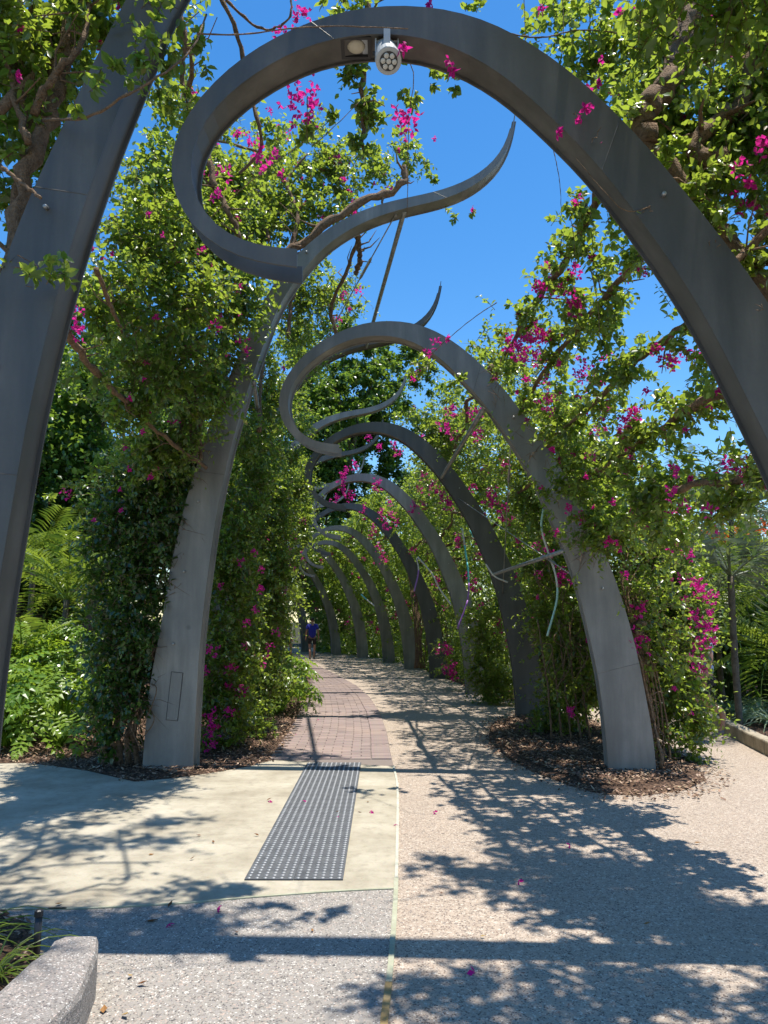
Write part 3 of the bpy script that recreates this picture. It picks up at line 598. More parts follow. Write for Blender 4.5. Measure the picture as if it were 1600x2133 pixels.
class Plant:
    def __init__(s, name, label, cat, loc, group=None):
        s.t = thing(name, label, cat, loc, 0, group); s.loc = np.array(loc, float); s.parts = []; s.st = []
    def add(s, a): s.parts.append(a[:4]); s.st.append(a[4])
    def blob(s, c, r_, dens=1.0, size=.076, leaves=12, tl=.32, droop=.3, up=.25, shell=.5, lai=4.2):
        r_ = np.broadcast_to(np.asarray(r_, float), 3); area = math.pi * r_[0] * r_[2] * (1 + .8 * min(r_[1] / r_[0], 1.2))
        n = int(max(4, dens * lai * area / (size * size * .42) / leaves))
        mm_ = max(3, n // 9); pc, vc = ell(np.asarray(c), r_ * .85, mm_, shell); ix = rng.integers(0, mm_, n)
        p = pc[ix] + rng.normal(0, 1, (n, 3)) * min(.10, r_.mean() * .3); v = vc[ix]; d_ = unit(v + rng.normal(0, .6, (n, 3)) + np.array([0, 0, up]))
        L = np.minimum(tl, r_.mean() * .8) * rng.uniform(.5, 1.35, n)
        s.add(twigs(p - d_ * L[:, None] * .4, d_, L, leaves, size, droop))
    def rope(s, pts, rad, dens=1.0, **k):
        pts = resamp(curve(pts, 30), max(3, int(np.sum(np.linalg.norm(np.diff(pts, axis=0), axis=1)) / (rad * .9)) + 1))
        for p in pts: s.blob(p + rng.normal(0, rad * .25, 3), rad * rng.uniform(.7, 1.3), dens * rng.uniform(.35, 1.5), **k)
    def branch(s, pts, r0, r1, m='vinebark', k=7, name='branch'):
        pp = curve(pts, 26); pp[1:-1] += rng.normal(0, r0 * .25, pp[1:-1].shape)
        rr = np.linspace(r0, r1, len(pp)) * (1 + .22 * np.sin(np.arange(len(pp)) * 1.9) * rng.uniform(.4, 1))
        mb = MB().tube(pp - s.loc, rr, k, jitter=.2)
        if r0 > .018:
            for j in rng.integers(2, len(pp) - 2, 7):
                d_ = unit(rng.normal(0, 1, 3) + np.array([0, 0, .3])); l_ = rng.uniform(.08, .35); q0 = pp[j] - s.loc
                mb.tube([q0, q0 + d_ * l_ * .5 + rng.normal(0, .02, 3), q0 + d_ * l_ + rng.normal(0, .04, 3)], [rr[j] * .4, rr[j] * .28, .003], 5, cap=False)
        return put(name, mb.build(name, M[m], True), s.t)
    def done(s, m='leaf', near=0, near_y=6.2, T=T6, F=F6, stems=True, part='foliage', skip=None, bl=0):
        pos, fr, sz, ti = [np.concatenate([p[i] for p in s.parts]) for i in range(4)]
        keep = np.ones(len(pos), bool)
        if skip is not None: keep = ~skip(pos)
        pos, fr, sz, ti = pos[keep], fr[keep], sz[keep], ti[keep]
        if bl:
            for j in rng.choice(len(pos), bl, replace=False): spray_put(int(rng.choice([0, 0, 5, 1])), s.t, pos[j] + fr[j][0] * .08 - s.loc, (rng.normal(0, .5), rng.normal(0, .5), rng.uniform(0, 6.28)), rng.uniform(.8, 1.1))
        if near:
            dp = pos[:, 1] * math.cos(PITCH) + (pos[:, 2] - EYE) * math.sin(PITCH); dp = np.maximum(dp, .1)
            u_ = pos[:, 0] / dp; v_ = ((pos[:, 2] - EYE) * math.cos(PITCH) - pos[:, 1] * math.sin(PITCH)) / dp
            vis = (np.abs(u_) < .5) & (np.abs(v_) < .665) & (pos[:, 1] > .5)
            score = np.where(vis, sz / dp, 0); idx = np.argsort(-score)[:near]; idx = idx[score[idx] > 0]
            for j in idx:
                lm = LEAFT[int(min(4, ti[j] * 5))] if m == 'leaf' else LEAFD[int(min(4, ti[j] * 5))]
                o = put('leaf', lm, s.t); Rm = Matrix(fr[j].T.tolist()); o.rotation_euler = Rm.to_euler()
                o.location = pos[j] - s.loc; o.scale = (float(sz[j]),) * 3
            k2 = np.ones(len(pos), bool); k2[idx] = False; pos, fr, sz, ti = pos[k2], fr[k2], sz[k2], ti[k2]
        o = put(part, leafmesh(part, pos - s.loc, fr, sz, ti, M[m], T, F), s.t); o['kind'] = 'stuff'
        if stems:
            st = np.concatenate(s.st) - s.loc; put('twigs', stemmesh('twigs', st, .0028 if stems is True else stems, M['vinebark']), s.t, kind='stuff')
        s.n = len(pos); return s
# single leaf with midrib and curled edge for the ones close to the camera
def one_leaf(ti, m):
    V = [(0, 0, 0), (.12, -.12, .03), (.32, -.29, .05), (.62, -.25, .04), (.85, -.1, .0), (1, 0, -.1), (.85, .1, .0), (.62, .25, .04), (.32, .29, .05), (.12, .12, .03), (.33, 0, -.015), (.64, 0, -.02)]
    F = [(0, 1, 2, 10), (10, 2, 3, 11), (11, 3, 4, 5), (0, 10, 8, 9), (10, 11, 7, 8), (11, 5, 6, 7)]
    return mesh('leaf', V, F, M[m], attr=[ti] * 6, smooth=False)
LEAFT = [one_leaf(t_, 'leaf') for t_ in (.12, .3, .5, .7, .92)]
LEAFD = [one_leaf(t_, 'leaf_dark') for t_ in (.12, .3, .5, .7, .92)]
# bract sprays
def spray_mesh(n, L, spread, sz=.034):
    V, F, A_ = [], [], []
    for i in range(n):
        c = np.array([rng.normal(0, spread), rng.normal(0, spread), -L * (i + .5) / n + rng.normal(0, .02)]); ax = unit(rng.normal(0, 1, 3) + np.array([0, 0, -.3]))
        s1 = unit(np.cross(ax, rng.normal(0, 1, 3))); s2 = np.cross(ax, s1); tn = rng.uniform(0, 1)
        for j in range(3):
            a = j * 2.1 + rng.uniform(-.3, .3); o = math.cos(a) * s1 + math.sin(a) * s2; w_ = -math.sin(a) * s1 + math.cos(a) * s2
            z = sz * rng.uniform(.8, 1.25); b_ = len(V)
            V += [c, c + (o * .5 + ax * .35 - w_ * .42) * z, c + (o * .95 + ax * .75) * z, c + (o * .5 + ax * .35 + w_ * .42) * z, c + (o * .45 + ax * .5) * z]
            F += [(b_, b_ + 1, b_ + 4), (b_ + 1, b_ + 2, b_ + 4), (b_ + 2, b_ + 3, b_ + 4), (b_ + 3, b_, b_ + 4)]; A_ += [tn * .7 + .1 * j] * 4
    return mesh('flower_spray', V, F, M['flower'], attr=A_)
def spray_put(i, par, loc, rot, sc):
    o = put('flower_spray', SPR[i], par, loc, rot, sc)
    if i in (1, 2, 3, 4): o['kind'] = 'stuff'
    return o
SPR = [spray_mesh(3, .05, .018), spray_mesh(6, .09, .028), spray_mesh(12, .15, .035), spray_mesh(20, .21, .05), spray_mesh(34, .34, .06), spray_mesh(1, .02, .005)]
def sprays(pl, lst, Y_):
    for q in lst:
        x, y, i = q[:3]; p = P(x, y, q[3] if len(q) > 3 else Y_)
        spray_put(i, pl.t, p - pl.loc, (rng.normal(0, .25), rng.normal(0, .25), rng.uniform(0, 6.28)), rng.uniform(.75, 1.05) * (1 if p[1] < 10 else 1.25))
def B(pl, lst, **k):                                           # foliage masses: (x, y, distance, half width, half height, density)
    for q in lst:
        x, y, Y_, rx, ry = q[:5]; dn = q[5] if len(q) > 5 else 1; s_ = Y_ / FOC
        dy = q[6] if len(q) > 6 else min(.75, max(.3, .5 * (rx + ry) * s_ * .8))
        pl.blob(P(x, y, Y_), (rx * s_, dy, ry * s_), dn, **k)
def bp(*l): return [P(x, y, Y_) for x, y, Y_ in l]

# keep leaves off the open faces of the two nearest pairs of posts
def clear(pos):
    bad = np.zeros(len(pos), bool)
    for k in (0, 1):
        X, Y_, th, sc = ARCH[k]; u = (pos[:, 0] - X) * math.cos(th) + (pos[:, 1] - Y_) * math.sin(th); v = -(pos[:, 0] - X) * math.sin(th) + (pos[:, 1] - Y_) * math.cos(th)
        for A_, B_, n0 in ((RO, RI, 84), (LO, LI, 84)):
            near = np.abs(v) < .5; idx = np.where(near)[0]
            if not len(idx): continue
            q = np.stack([u[idx], pos[idx, 2]], 1); C_ = (A_[::2] + B_[::2]) / 2; hw = np.linalg.norm(A_[::2] - B_[::2], axis=1) / 2
            dd = np.linalg.norm(q[:, None] - C_[None], axis=2) - hw[None]
            front = (v[idx] < .0) & (v[idx] > -.5)
            bad[idx[(dd.min(1) < -.02) & (front | (np.abs(v[idx] - .1) < .12))]] = True
    return bad

VG = 'bougainvillea vines trained on the arbour'
# ---- upper left, on the nearest left post
p = Plant('bougainvillea', 'shaded bougainvillea with thick trunk behind the huge post, top left corner', 'vine', G(-150, 1850), VG)
B(p, [(60, 120, 4.1, 100, 120, 1), (60, 150, 4.6, 140, 160, 1.2), (150, 30, 4.2, 110, 70), (40, 300, 4.2, 80, 110, .9), (20, 400, 4.6, 80, 130, 1.1), (20, 470, 4.2, 60, 90, .6), (0, 560, 4.1, 40, 60, .8), (250, 20, 4.2, 80, 50, .9), (20, 700, 4.2, 20, 60, .2)], size=.078)
B(p, [(90, 572, 3.66, 70, 34, .8, .12), (30, 560, 3.7, 40, 40, .7, .1), (200, 120, 3.62, 60, 30, .45, .1), (150, 200, 3.62, 50, 30, .4, .1)], size=.07)
B(p, [(285, 90, 3.6, 50, 60, .7, .2), (345, 40, 3.9, 50, 60, .8), (370, 160, 4.3, 40, 60, .6), (330, 170, 4.2, 40, 40, .5), (420, 70, 4, 20, 20, .15)], size=.066)
p.branch(bp((-60, 900, 4.1), (-10, 640, 4.1), (45, 440, 4.1), (80, 300, 4.1), (110, 190, 4.15), (150, 60, 4.2), (180, -60, 4.3)), .055, .045)
p.branch(bp((20, 560, 4.15), (30, 420, 4.2), (60, 260, 4.3), (30, 120, 4.3), (50, -40, 4.3)), .03, .02)
p.branch(bp((60, 300, 4.0), (30, 200, 4.05), (20, 100, 4.1), (70, 10, 4.1)), .022, .014)
p.branch(bp((70, 240, 4.05), (110, 160, 4), (170, 90, 4), (190, -20, 4.1)), .025, .014)
p.branch(bp((-20, 330, 3.9), (30, 370, 3.8), (85, 412, 3.72)), .014, .008)
p.branch(bp((90, 250, 3.9), (180, 245, 3.65), (250, 205, 3.55), (330, 160, 3.6), (400, 100, 3.7), (430, 30, 3.9)), .008, .005)
p.branch(bp((410, 70, 3.6), (450, 72, 3.6), (520, 70, 3.6), (620, 58, 3.65), (720, 55, 3.7), (850, 60, 3.75)), .0045, .003)
p.branch(bp((220, 290, 4.4), (260, 230, 4.4), (300, 170, 4.4), (330, 80, 4.4)), .022, .014)
p.branch(bp((400, 230, 4.9), (380, 170, 4.9), (385, 80, 4.8), (365, -30, 4.8)), .02, .015)
sprays(p, [(45, 45, 0, 3.9), (35, 150, 0, 3.9), (402, 185, 0, 4.5)], 4)
p.done(near=280, skip=clear, bl=14)
# ---- strands hanging round the first crown
p = Plant('bougainvillea', 'bougainvillea bough above the frame shading the cream concrete', 'vine', (-1.6, 5, 6), VG)
for q, r_, dn in (((-1.3, 4.2, 6.2), (.55, .45, .3), 1), ((-.6, 4.15, 6.6), (.45, .35, .25), .9), ((-.9, 5.6, 7.4), (.6, .35, .3), .7), ((-.3, 6.1, 8.1), (.4, .25, .25), .5), ((-1.9, 4.9, 5.9), (.45, .5, .35), 1), ((-2.4, 4.4, 5.2), (.5, .6, .4), .9), ((0, 4.1, 6.9), (.4, .2, .2), .6), ((-.2, 4.0, 6.4), (.7, .3, .25), .9), ((-1.7, 6.0, 6.0), (.3, .6, .3), .7), ((-1.2, 7.2, 6.4), (.3, .5, .25), .5)): p.blob(q, r_, dn, size=.07)
p.branch([(-2.2, 4.0, 4.4), (-1.7, 4.6, 5.8), (-1.2, 5.1, 6.7), (-.4, 5.2, 7.0)], .03, .012)
p.branch([(-1.6, 4.2, 5.7), (-1.5, 5.4, 5.9), (-1.75, 6.4, 6.0), (-1.3, 7.4, 6.4)], .03, .012)
p.done(skip=clear)
p = Plant('bougainvillea', 'thin bougainvillea strands and a dark leafy pendant hanging behind the first crown', 'vine', P(750, 100, 4.6), VG)
B(p, [(752, 170, 4.7, 30, 60, 1.1, .12), (755, 250, 4.7, 26, 60, 1.2, .1), (757, 310, 4.7, 16, 45, .9, .08), (740, 60, 4.7, 50, 40, .8, .2), (720, 5, 4.7, 50, 30, .8), (820, 130, 4.5, 40, 30, .5, .1), (850, 190, 4.4, 30, 24, .35, .08), (960, 165, 4.3, 26, 18, .35, .08), (900, 150, 4.3, 22, 14, .3, .06), (985, 20, 4.4, 40, 30, .3, .1), (700, 250, 4.5, 20, 20, .3, .05), (650, 280, 4.4, 20, 26, .35, .05)], size=.062)
p.branch(bp((765, -40, 4.7), (762, 90, 4.7), (755, 200, 4.7), (757, 330, 4.7)), .026, .012)
p.branch(bp((435, -40, 4.6), (475, 20, 4.6), (500, 100, 4.7), (520, 200, 4.8), (545, 300, 4.9), (500, 360, 6)), .016, .012)
p.branch(bp((470, 0, 4.6), (545, 60, 4.7), (600, 40, 4.6), (610, -30, 4.6)), .01, .006)
p.branch(bp((845, 110, 4.2), (862, 160, 4.2), (852, 240, 4.2), (850, 330, 4.2), (848, 455, 5.5)), .003, .002)
p.branch(bp((640, 200, 4.3), (645, 300, 4.4), (700, 260, 4.4), (760, 200, 4.5)), .003, .002)
p.branch(bp((420, 470, 4.6), (520, 380, 4.6), (640, 290, 4.5), (700, 240, 4.5)), .003, .002)
sprays(p, [(625, 20, 3, 4.7), (585, 55, 1, 4.7), (635, 150, 4, 4.6), (640, 185, 3, 4.6), (530, 290, 1, 4.9), (500, 270, 0, 4.9), (853, 225, 2, 4.2), (850, 245, 1, 4.2), (845, 90, 0, 3.75), (932, 120, 0, 3.8), (945, 135, 0, 3.8), (540, 325, 2, 5), (575, 318, 1, 5.2), (588, 355, 0, 5), (470, 345, 1, 5.3), (455, 400, 1, 5.3), (895, 5, 0, 4)], 4.6)
p.done(near=200)
# ---- left wall, first bay
p = Plant('bougainvillea', 'sunlit bougainvillea wall between the first and second left posts', 'vine', G(230, 1560), VG)
B(p, [(310, 330, 7.4, 70, 90, .8), (300, 470, 6.8, 110, 100), (430, 470, 7.6, 110, 110), (250, 610, 6.4, 90, 90), (370, 620, 6.9, 110, 100), (480, 640, 7.6, 70, 90), (330, 760, 7.2, 120, 90), (420, 820, 7.7, 70, 80), (250, 870, 7.3, 90, 70, .5), (200, 780, 6.3, 60, 60, .35), (370, 900, 8, 80, 60, 1.1), (190, 650, 6.0, 50, 60, .6), (340, 240, 7.4, 40, 40, .5), (520, 520, 8, 60, 60), (420, 330, 8, 60, 80, .8), (480, 400, 8, 60, 80, .8), (330, 960, 8.2, 90, 50, 1.1), (180, 990, 7.5, 60, 30, .35), (150, 1040, 7.4, 40, 20, .3), (380, 480, 8.2, 130, 130, .9), (330, 680, 8.0, 130, 120, .9), (450, 720, 8.3, 80, 90, .9)], lai=5.2)
p.branch(bp((140, 690, 5.6), (175, 745, 6), (225, 800, 6.6), (285, 860, 7.2), (340, 910, 7.6), (430, 975, 8.15)), .035, .018)
p.branch(bp((200, 560, 5.5), (240, 660, 6), (260, 700, 6.5)), .02, .012)
p.branch(bp((430, 300, 7.2), (445, 380, 7.2), (480, 450, 7.2), (500, 500, 7.3)), .035, .026)
p.branch(bp((410, 780, 8.1), (420, 860, 8.1), (405, 960, 8.1)), .03, .03)
for x in (370, 388, 405): p.branch(bp((x, 810, 8), (x + 8, 880, 8.1), (x + 14, 960, 8.2)), .02, .02)
sprays(p, [(165, 640, 1, 5.6), (163, 665, 2, 5.6), (500, 695, 2, 7.4), (515, 725, 1, 7.4), (300, 895, 0, 6.9), (270, 820, 0, 6.9), (300, 785, 0, 6.9), (310, 440, 0, 6.3), (415, 350, 1, 7), (340, 485, 0, 6.5), (142, 1020, 1, 7.3), (235, 520, 0, 6.3), (330, 655, 0, 6.5), (460, 655, 0, 7.1)], 7)
p.done(skip=clear, stems=.0035, bl=70)
# ---- leafy pillar on second left post
p = Plant('bougainvillea', 'dark leafy pillar of bougainvillea hugging the outer side of the second left post', 'vine', G(260, 1590), VG)
B(p, [(285, 1010, 8.7, 100, 80), (265, 1120, 8.7, 90, 90), (255, 1230, 8.7, 85, 90), (250, 1340, 8.7, 80, 90), (250, 1450, 8.6, 75, 70, .9), (260, 1530, 8.6, 60, 40, .5), (340, 1060, 8.6, 60, 90), (330, 1180, 8.6, 50, 90), (300, 1330, 8.6, 50, 90, .9), (370, 960, 8.6, 50, 60)], lai=5.5, up=.1)
for i in range(5): p.branch(bp((215 + i * 18, 1600, 8.75), (225 + i * 14, 1520, 8.7), (240 + i * 18, 1430, 8.7), (230 + i * 25, 1300, 8.7)), .035, .02)
for i in range(22):
    x, y = rng.uniform(255, 315), rng.uniform(1470, 1585); p.branch(bp((x, y, 8.5), (x + rng.uniform(-30, 30), y - rng.uniform(10, 50), 8.45), (x + rng.uniform(-40, 30), y - rng.uniform(40, 100), 8.6)), .006, .004, k=5)
sprays(p, [(255, 1060, 0), (200, 1080, 0)], 8.1)
p.done('leaf_dark', skip=clear, stems=.0035)  # darker leaf colour paints in the shade on this pillar
# ---- mass over the second tendril
p = Plant('bougainvillea', 'sprawling bougainvillea mound lying over the second tendril, high left of centre', 'vine', P(600, 500, 9), VG)
B(p, [(520, 330, 9.6, 80, 60, .6), (600, 370, 9.6, 90, 70, .7), (520, 420, 9.4, 90, 80), (610, 440, 9.2, 80, 60), (690, 380, 9.4, 80, 70, .9), (760, 370, 9.3, 60, 50, .6), (820, 330, 9.2, 60, 50, .35), (870, 320, 9.1, 50, 40, .25), (720, 300, 9.4, 60, 50, .4), (560, 480, 9.0, 70, 40), (640, 290, 9.6, 70, 40, .35), (700, 440, 9, 60, 30, .7), (470, 490, 9.3, 60, 60), (460, 380, 9.6, 60, 70), (500, 260, 9.8, 40, 30, .25), (950, 440, 8.6, 30, 20, .3, .1), (900, 385, 8.6, 20, 14, .25, .1), (650, 480, 8.9, 30, 20, .6)])
p.branch(bp((560, 570, 8.7), (610, 520, 8.7), (690, 460, 8.7), (770, 415, 8.65), (825, 392, 8.6), (843, 372, 8.6), (840, 345, 8.6)), .055, .036)
p.branch(bp((600, 540, 8.8), (620, 450, 8.9), (600, 380, 9), (640, 320, 9)), .03, .012)
p.branch(bp((745, 490, 9.4), (750, 540, 9.6), (742, 570, 9.8)), .035, .03)
p.branch(bp((560, 500, 8.8), (540, 420, 9), (560, 340, 9.2)), .026, .012)
sprays(p, [(515, 275, 1), (580, 260, 0), (560, 225, 1), (600, 270, 1), (535, 330, 2), (720, 370, 0), (780, 380, 0), (905, 285, 0), (985, 430, 0, 8.5), (450, 300, 1)], 9)
p.done(skip=clear, stems=.0035, bl=60)
# ---- left inner hedge
p = Plant('bougainvillea', 'shaded bougainvillea hedge with magenta sprays, right of the panelled post', 'vine', G(480, 1560), VG)
B(p, [(500, 1010, 10.4, 70, 80), (560, 1060, 11.5, 70, 80), (490, 1130, 10.2, 70, 90), (560, 1180, 11.5, 55, 90), (480, 1260, 10.2, 70, 90), (550, 1300, 11.6, 50, 90), (470, 1380, 10, 70, 90), (540, 1400, 11.3, 50, 70), (460, 1480, 9.8, 55, 70), (520, 1490, 10.6, 45, 45, .8), (450, 1540, 9.5, 30, 30, .6), (610, 1100, 14, 40, 90), (590, 1010, 13, 50, 60), (575, 1250, 13.5, 40, 80), (570, 1360, 13.5, 40, 70)], lai=5.5, up=.1)
B(p, [(530, 870, 10, 50, 90), (560, 780, 10.2, 40, 90), (600, 920, 12.5, 50, 60), (620, 1000, 15, 40, 70), (540, 960, 11, 60, 60), (640, 700, 12, 60, 90, .7), (600, 650, 11, 50, 90, .8), (650, 600, 11, 60, 80, .6), (720, 620, 12, 60, 60, .5), (590, 840, 14, 50, 60), (500, 900, 9.6, 30, 70)], size=.07)
p.branch(bp((700, 700, 11), (690, 640, 10.8), (720, 570, 10.4), (745, 500, 10)), .03, .026)
p.branch(bp((600, 700, 10), (610, 620, 10), (640, 560, 10)), .03, .02)
p.branch(bp((540, 900, 9.6), (545, 780, 9.8), (570, 640, 10)), .03, .02)
sprays(p, [(545, 1180, 1), (530, 1145, 1), (500, 1165, 1), (545, 1220, 1), (590, 1225, 2, 12), (600, 1140, 1, 12), (580, 1255, 1, 12), (530, 1265, 1), (460, 1215, 1), (515, 1290, 1), (575, 1310, 1), (480, 1380, 2), (500, 1425, 2), (470, 1420, 2), (450, 1480, 3, 9.2), (435, 1500, 3, 9.2), (440, 1540, 2, 9.2), (475, 1470, 2, 9.4), (540, 1360, 2, 10.3), (495, 1480, 1, 9.8), (425, 1390, 1, 9.2), (440, 1340, 2, 9.4), (560, 1340, 1, 11), (510, 1340, 1, 9.8), (610, 1180, 1, 12), (595, 1200, 2, 12), (600, 1160, 1, 12),
           (745, 600, 1, 10.5), (715, 610, 1, 10.5), (730, 640, 0, 10.5), (590, 760, 0, 9.6), (700, 660, 1, 11), (615, 1110, 1, 13), (630, 1080, 1, 13), (590, 1110, 1, 12.5)], 9.7)
p.done(skip=clear, stems=.0035)
# ---- top right mass
p = Plant('bougainvillea', 'large-leaved bougainvillea mass with gnarled limbs, top right corner', 'vine', G(1750, 1900), VG)
B(p, [(1400, 60, 4.9, 130, 110, .9), (1260, 50, 4.9, 100, 70, .6), (1330, 210, 4.6, 90, 90), (1500, 170, 4.5, 120, 130), (1420, 300, 4.5, 110, 90), (1530, 380, 4.3, 90, 110), (1580, 500, 4.2, 50, 60, .8), (1160, 40, 5.0, 80, 45, .3), (1240, 210, 4.6, 40, 50, .7), (1290, 290, 4.4, 50, 40, .6), (1450, 400, 4.4, 70, 60), (1590, 250, 4.3, 60, 120), (1180, 130, 4.8, 40, 40, .3), (1600, 60, 4.3, 80, 90), (1700, 250, 4.2, 120, 250), (1650, 500, 4.1, 60, 120), (1480, 60, 4.9, 140, 120, .9), (1350, 130, 5.2, 120, 120, .9), (1220, 120, 5.0, 60, 70, .6), (1180, 10, 5.2, 80, 40, .5), (1550, 280, 4.7, 90, 120, .9)], size=.07)
B(p, [(1390, 300, 3.75, 14, 12, .4, .06), (1350, 440, 3.7, 16, 12, .3, .05), (1500, 500, 3.7, 30, 20, .35, .06), (1590, 650, 3.6, 18, 22, .5, .06), (1200, 240, 3.7, 16, 10, .3, .05), (1240, 290, 3.75, 20, 14, .5, .06)], size=.05)
p.branch(bp((1450, -40, 4.6), (1425, 60, 4.5), (1400, 140, 4.4), (1365, 200, 4.3), (1340, 240, 4.25), (1350, 300, 4.2)), .075, .062)
p.branch(bp((1600, 60, 4.3), (1565, 130, 4.3), (1545, 210, 4.3), (1490, 250, 4.25), (1455, 300, 4.2), (1470, 335, 4.15), (1510, 320, 4.15)), .045, .05)
p.branch(bp((1340, 290, 4.2), (1430, 385, 4.15), (1515, 490, 4.1), (1615, 630, 4.05), (1720, 900, 4), (1790, 1300, 4)), .035, .05)
B(p, [(1385, 350, 4.1, 36, 34, 1.1, .2), (1440, 430, 4.1, 36, 40, 1.1, .2), (1500, 480, 4.1, 40, 50, 1.1, .2), (1560, 560, 4.05, 36, 50, 1.1, .2), (1460, 350, 4.3, 60, 50, 1)], size=.06)
p.branch(bp((1620, 450, 4.0), (1585, 490, 3.95), (1550, 530, 3.9), (1500, 570, 3.8)), .03, .014)
p.branch(bp((1060, 70, 4.5), (1130, 78, 4.6), (1210, 62, 4.7), (1300, 70, 4.8)), .006, .004)
p.branch(bp((1380, 420, 3.8), (1310, 440, 3.72), (1260, 400, 3.7), (1200, 330, 3.72)), .003, .002)
for x in (1090, 1170, 1225): p.branch(bp((x, -30, 4.8), (x + 4, 50, 4.8), (x + 2, 110, 4.8)), .003, .002)
sprays(p, [(1215, 220, 0, 3.7), (1205, 245, 0, 3.7), (1165, 265, 0, 3.7), (1260, 285, 0, 3.8), (1245, 165, 0, 4.4), (1480, 30, 0, 4.2), (1585, 290, 1, 4), (1290, 20, 0, 4.4), (1560, 370, 0, 4.0), (1255, 120, 0, 4.4), (1130, 10, 0, 4.6)], 4.2)
p.done(near=300, skip=clear, bl=60)
# ---- overhead, shading the foreground from outside the frame
p = Plant('bougainvillea', 'bougainvillea canopy continuing past the right edge beside the nearest right post', 'vine', (3.3, 1.5, 0), VG)
for q, r_, dn in (((1.9, 3.2, 4.75), (.95, .8, .4), 1.1), ((2.7, 2.8, 3.9), (.7, .8, .5), 1), ((2.3, 2.2, 4.6), (1, .7, .4), 1.1), ((1.3, 3.4, 5.1), (.6, .5, .25), .8), ((3.0, 1.6, 3.9), (.6, .8, .6), 1), ((1.0, 2.5, 5.3), (.7, .4, .3), .7), ((-1.0, 3.4, 6.9), (.7, .35, .3), .5), ((-2.0, 3.5, 5.6), (.6, .4, .5), .6)):
    p.blob(q, r_, dn * 1.3, size=.075)
p.branch([(2.9, 3.0, -.05), (3.0, 2.9, 1.8), (2.7, 2.8, 3.4), (2.0, 2.9, 4.6)], .05, .03)
p.done()
# ---- right, first bay: ropes of vine with sky between
p = Plant('bougainvillea', 'ropes of bougainvillea crossing open sky between the first two right posts', 'vine', P(1250, 900, 6), VG)
ropes = [([(1250, 390, 5.2), (1215, 470, 5.6), (1180, 540, 6.0), (1110, 640, 6.8), (1070, 710, 7.4), (1025, 795, 8.1)], .2, .75, .035),
         ([(1350, 525, 5.1), (1300, 575, 5.5), (1245, 640, 6.0), (1190, 700, 6.6), (1130, 780, 7.3), (1090, 850, 8.1)], .25, .85, .032),
         ([(1440, 670, 5.1), (1370, 720, 5.6), (1300, 775, 6.1), (1250, 830, 6.6), (1180, 890, 7.4), (1140, 930, 8.1)], .22, .7, .028),
         ([(1515, 810, 5.0), (1440, 850, 5.5), (1380, 890, 6.0), (1310, 940, 6.7), (1230, 990, 7.4), (1180, 1020, 8.1)], .26, .8, .036),
         ([(1640, 985, 4.8), (1540, 1000, 5.2), (1440, 1010, 5.8), (1360, 1050, 6.5), (1290, 1090, 7.3), (1235, 1125, 8.1)], .28, 1.15, .035)]
for pts, rad, dn, br_ in ropes: w_ = bp(*pts); p.rope(w_, rad * .8, dn * .5, leaves=10, tl=.26, size=.074); p.branch(w_, br_, br_ * .6)
B(p, [(1150, 470, 6.3, 36, 26, .3), (1130, 550, 6.5, 34, 30, .3), (1210, 500, 6, 34, 50, .35), (1270, 520, 5.6, 40, 50, .5), (1300, 640, 5.8, 50, 40, .45), (1120, 860, 7.8, 55, 40, .8), (1190, 430, 6, 34, 30, .3), (1400, 620, 5.3, 30, 40, .25), (1180, 890, 7.6, 70, 36, .8), (1240, 960, 7.4, 80, 40, .9), (1200, 1020, 7.6, 70, 40, .9), (1330, 1000, 6.6, 70, 36, .8), (1050, 750, 7.6, 34, 30, .5), (1500, 1020, 5.4, 90, 28, .9), (1380, 1080, 6.4, 80, 26, .9), (1250, 1130, 7.5, 60, 30, .8), (1190, 1100, 7.9, 30, 20, .3), (1290, 780, 6, 30, 20, .3), (1400, 560, 5.3, 26, 30, .25)], size=.07)
for a in ((1150, 300, 5.6), (1230, 560, 5.6), (1180, 420, 5.6)): p.branch(bp((a[0], a[1], a[2]), (a[0] + 15, a[1] + 70, a[2]), (a[0] + 20, a[1] + 150, a[2])), .0035, .002)
p.branch(bp((1035, 630, 6.5), (990, 660, 6.6), (940, 700, 6.9), (890, 745, 7.2)), .004, .003)
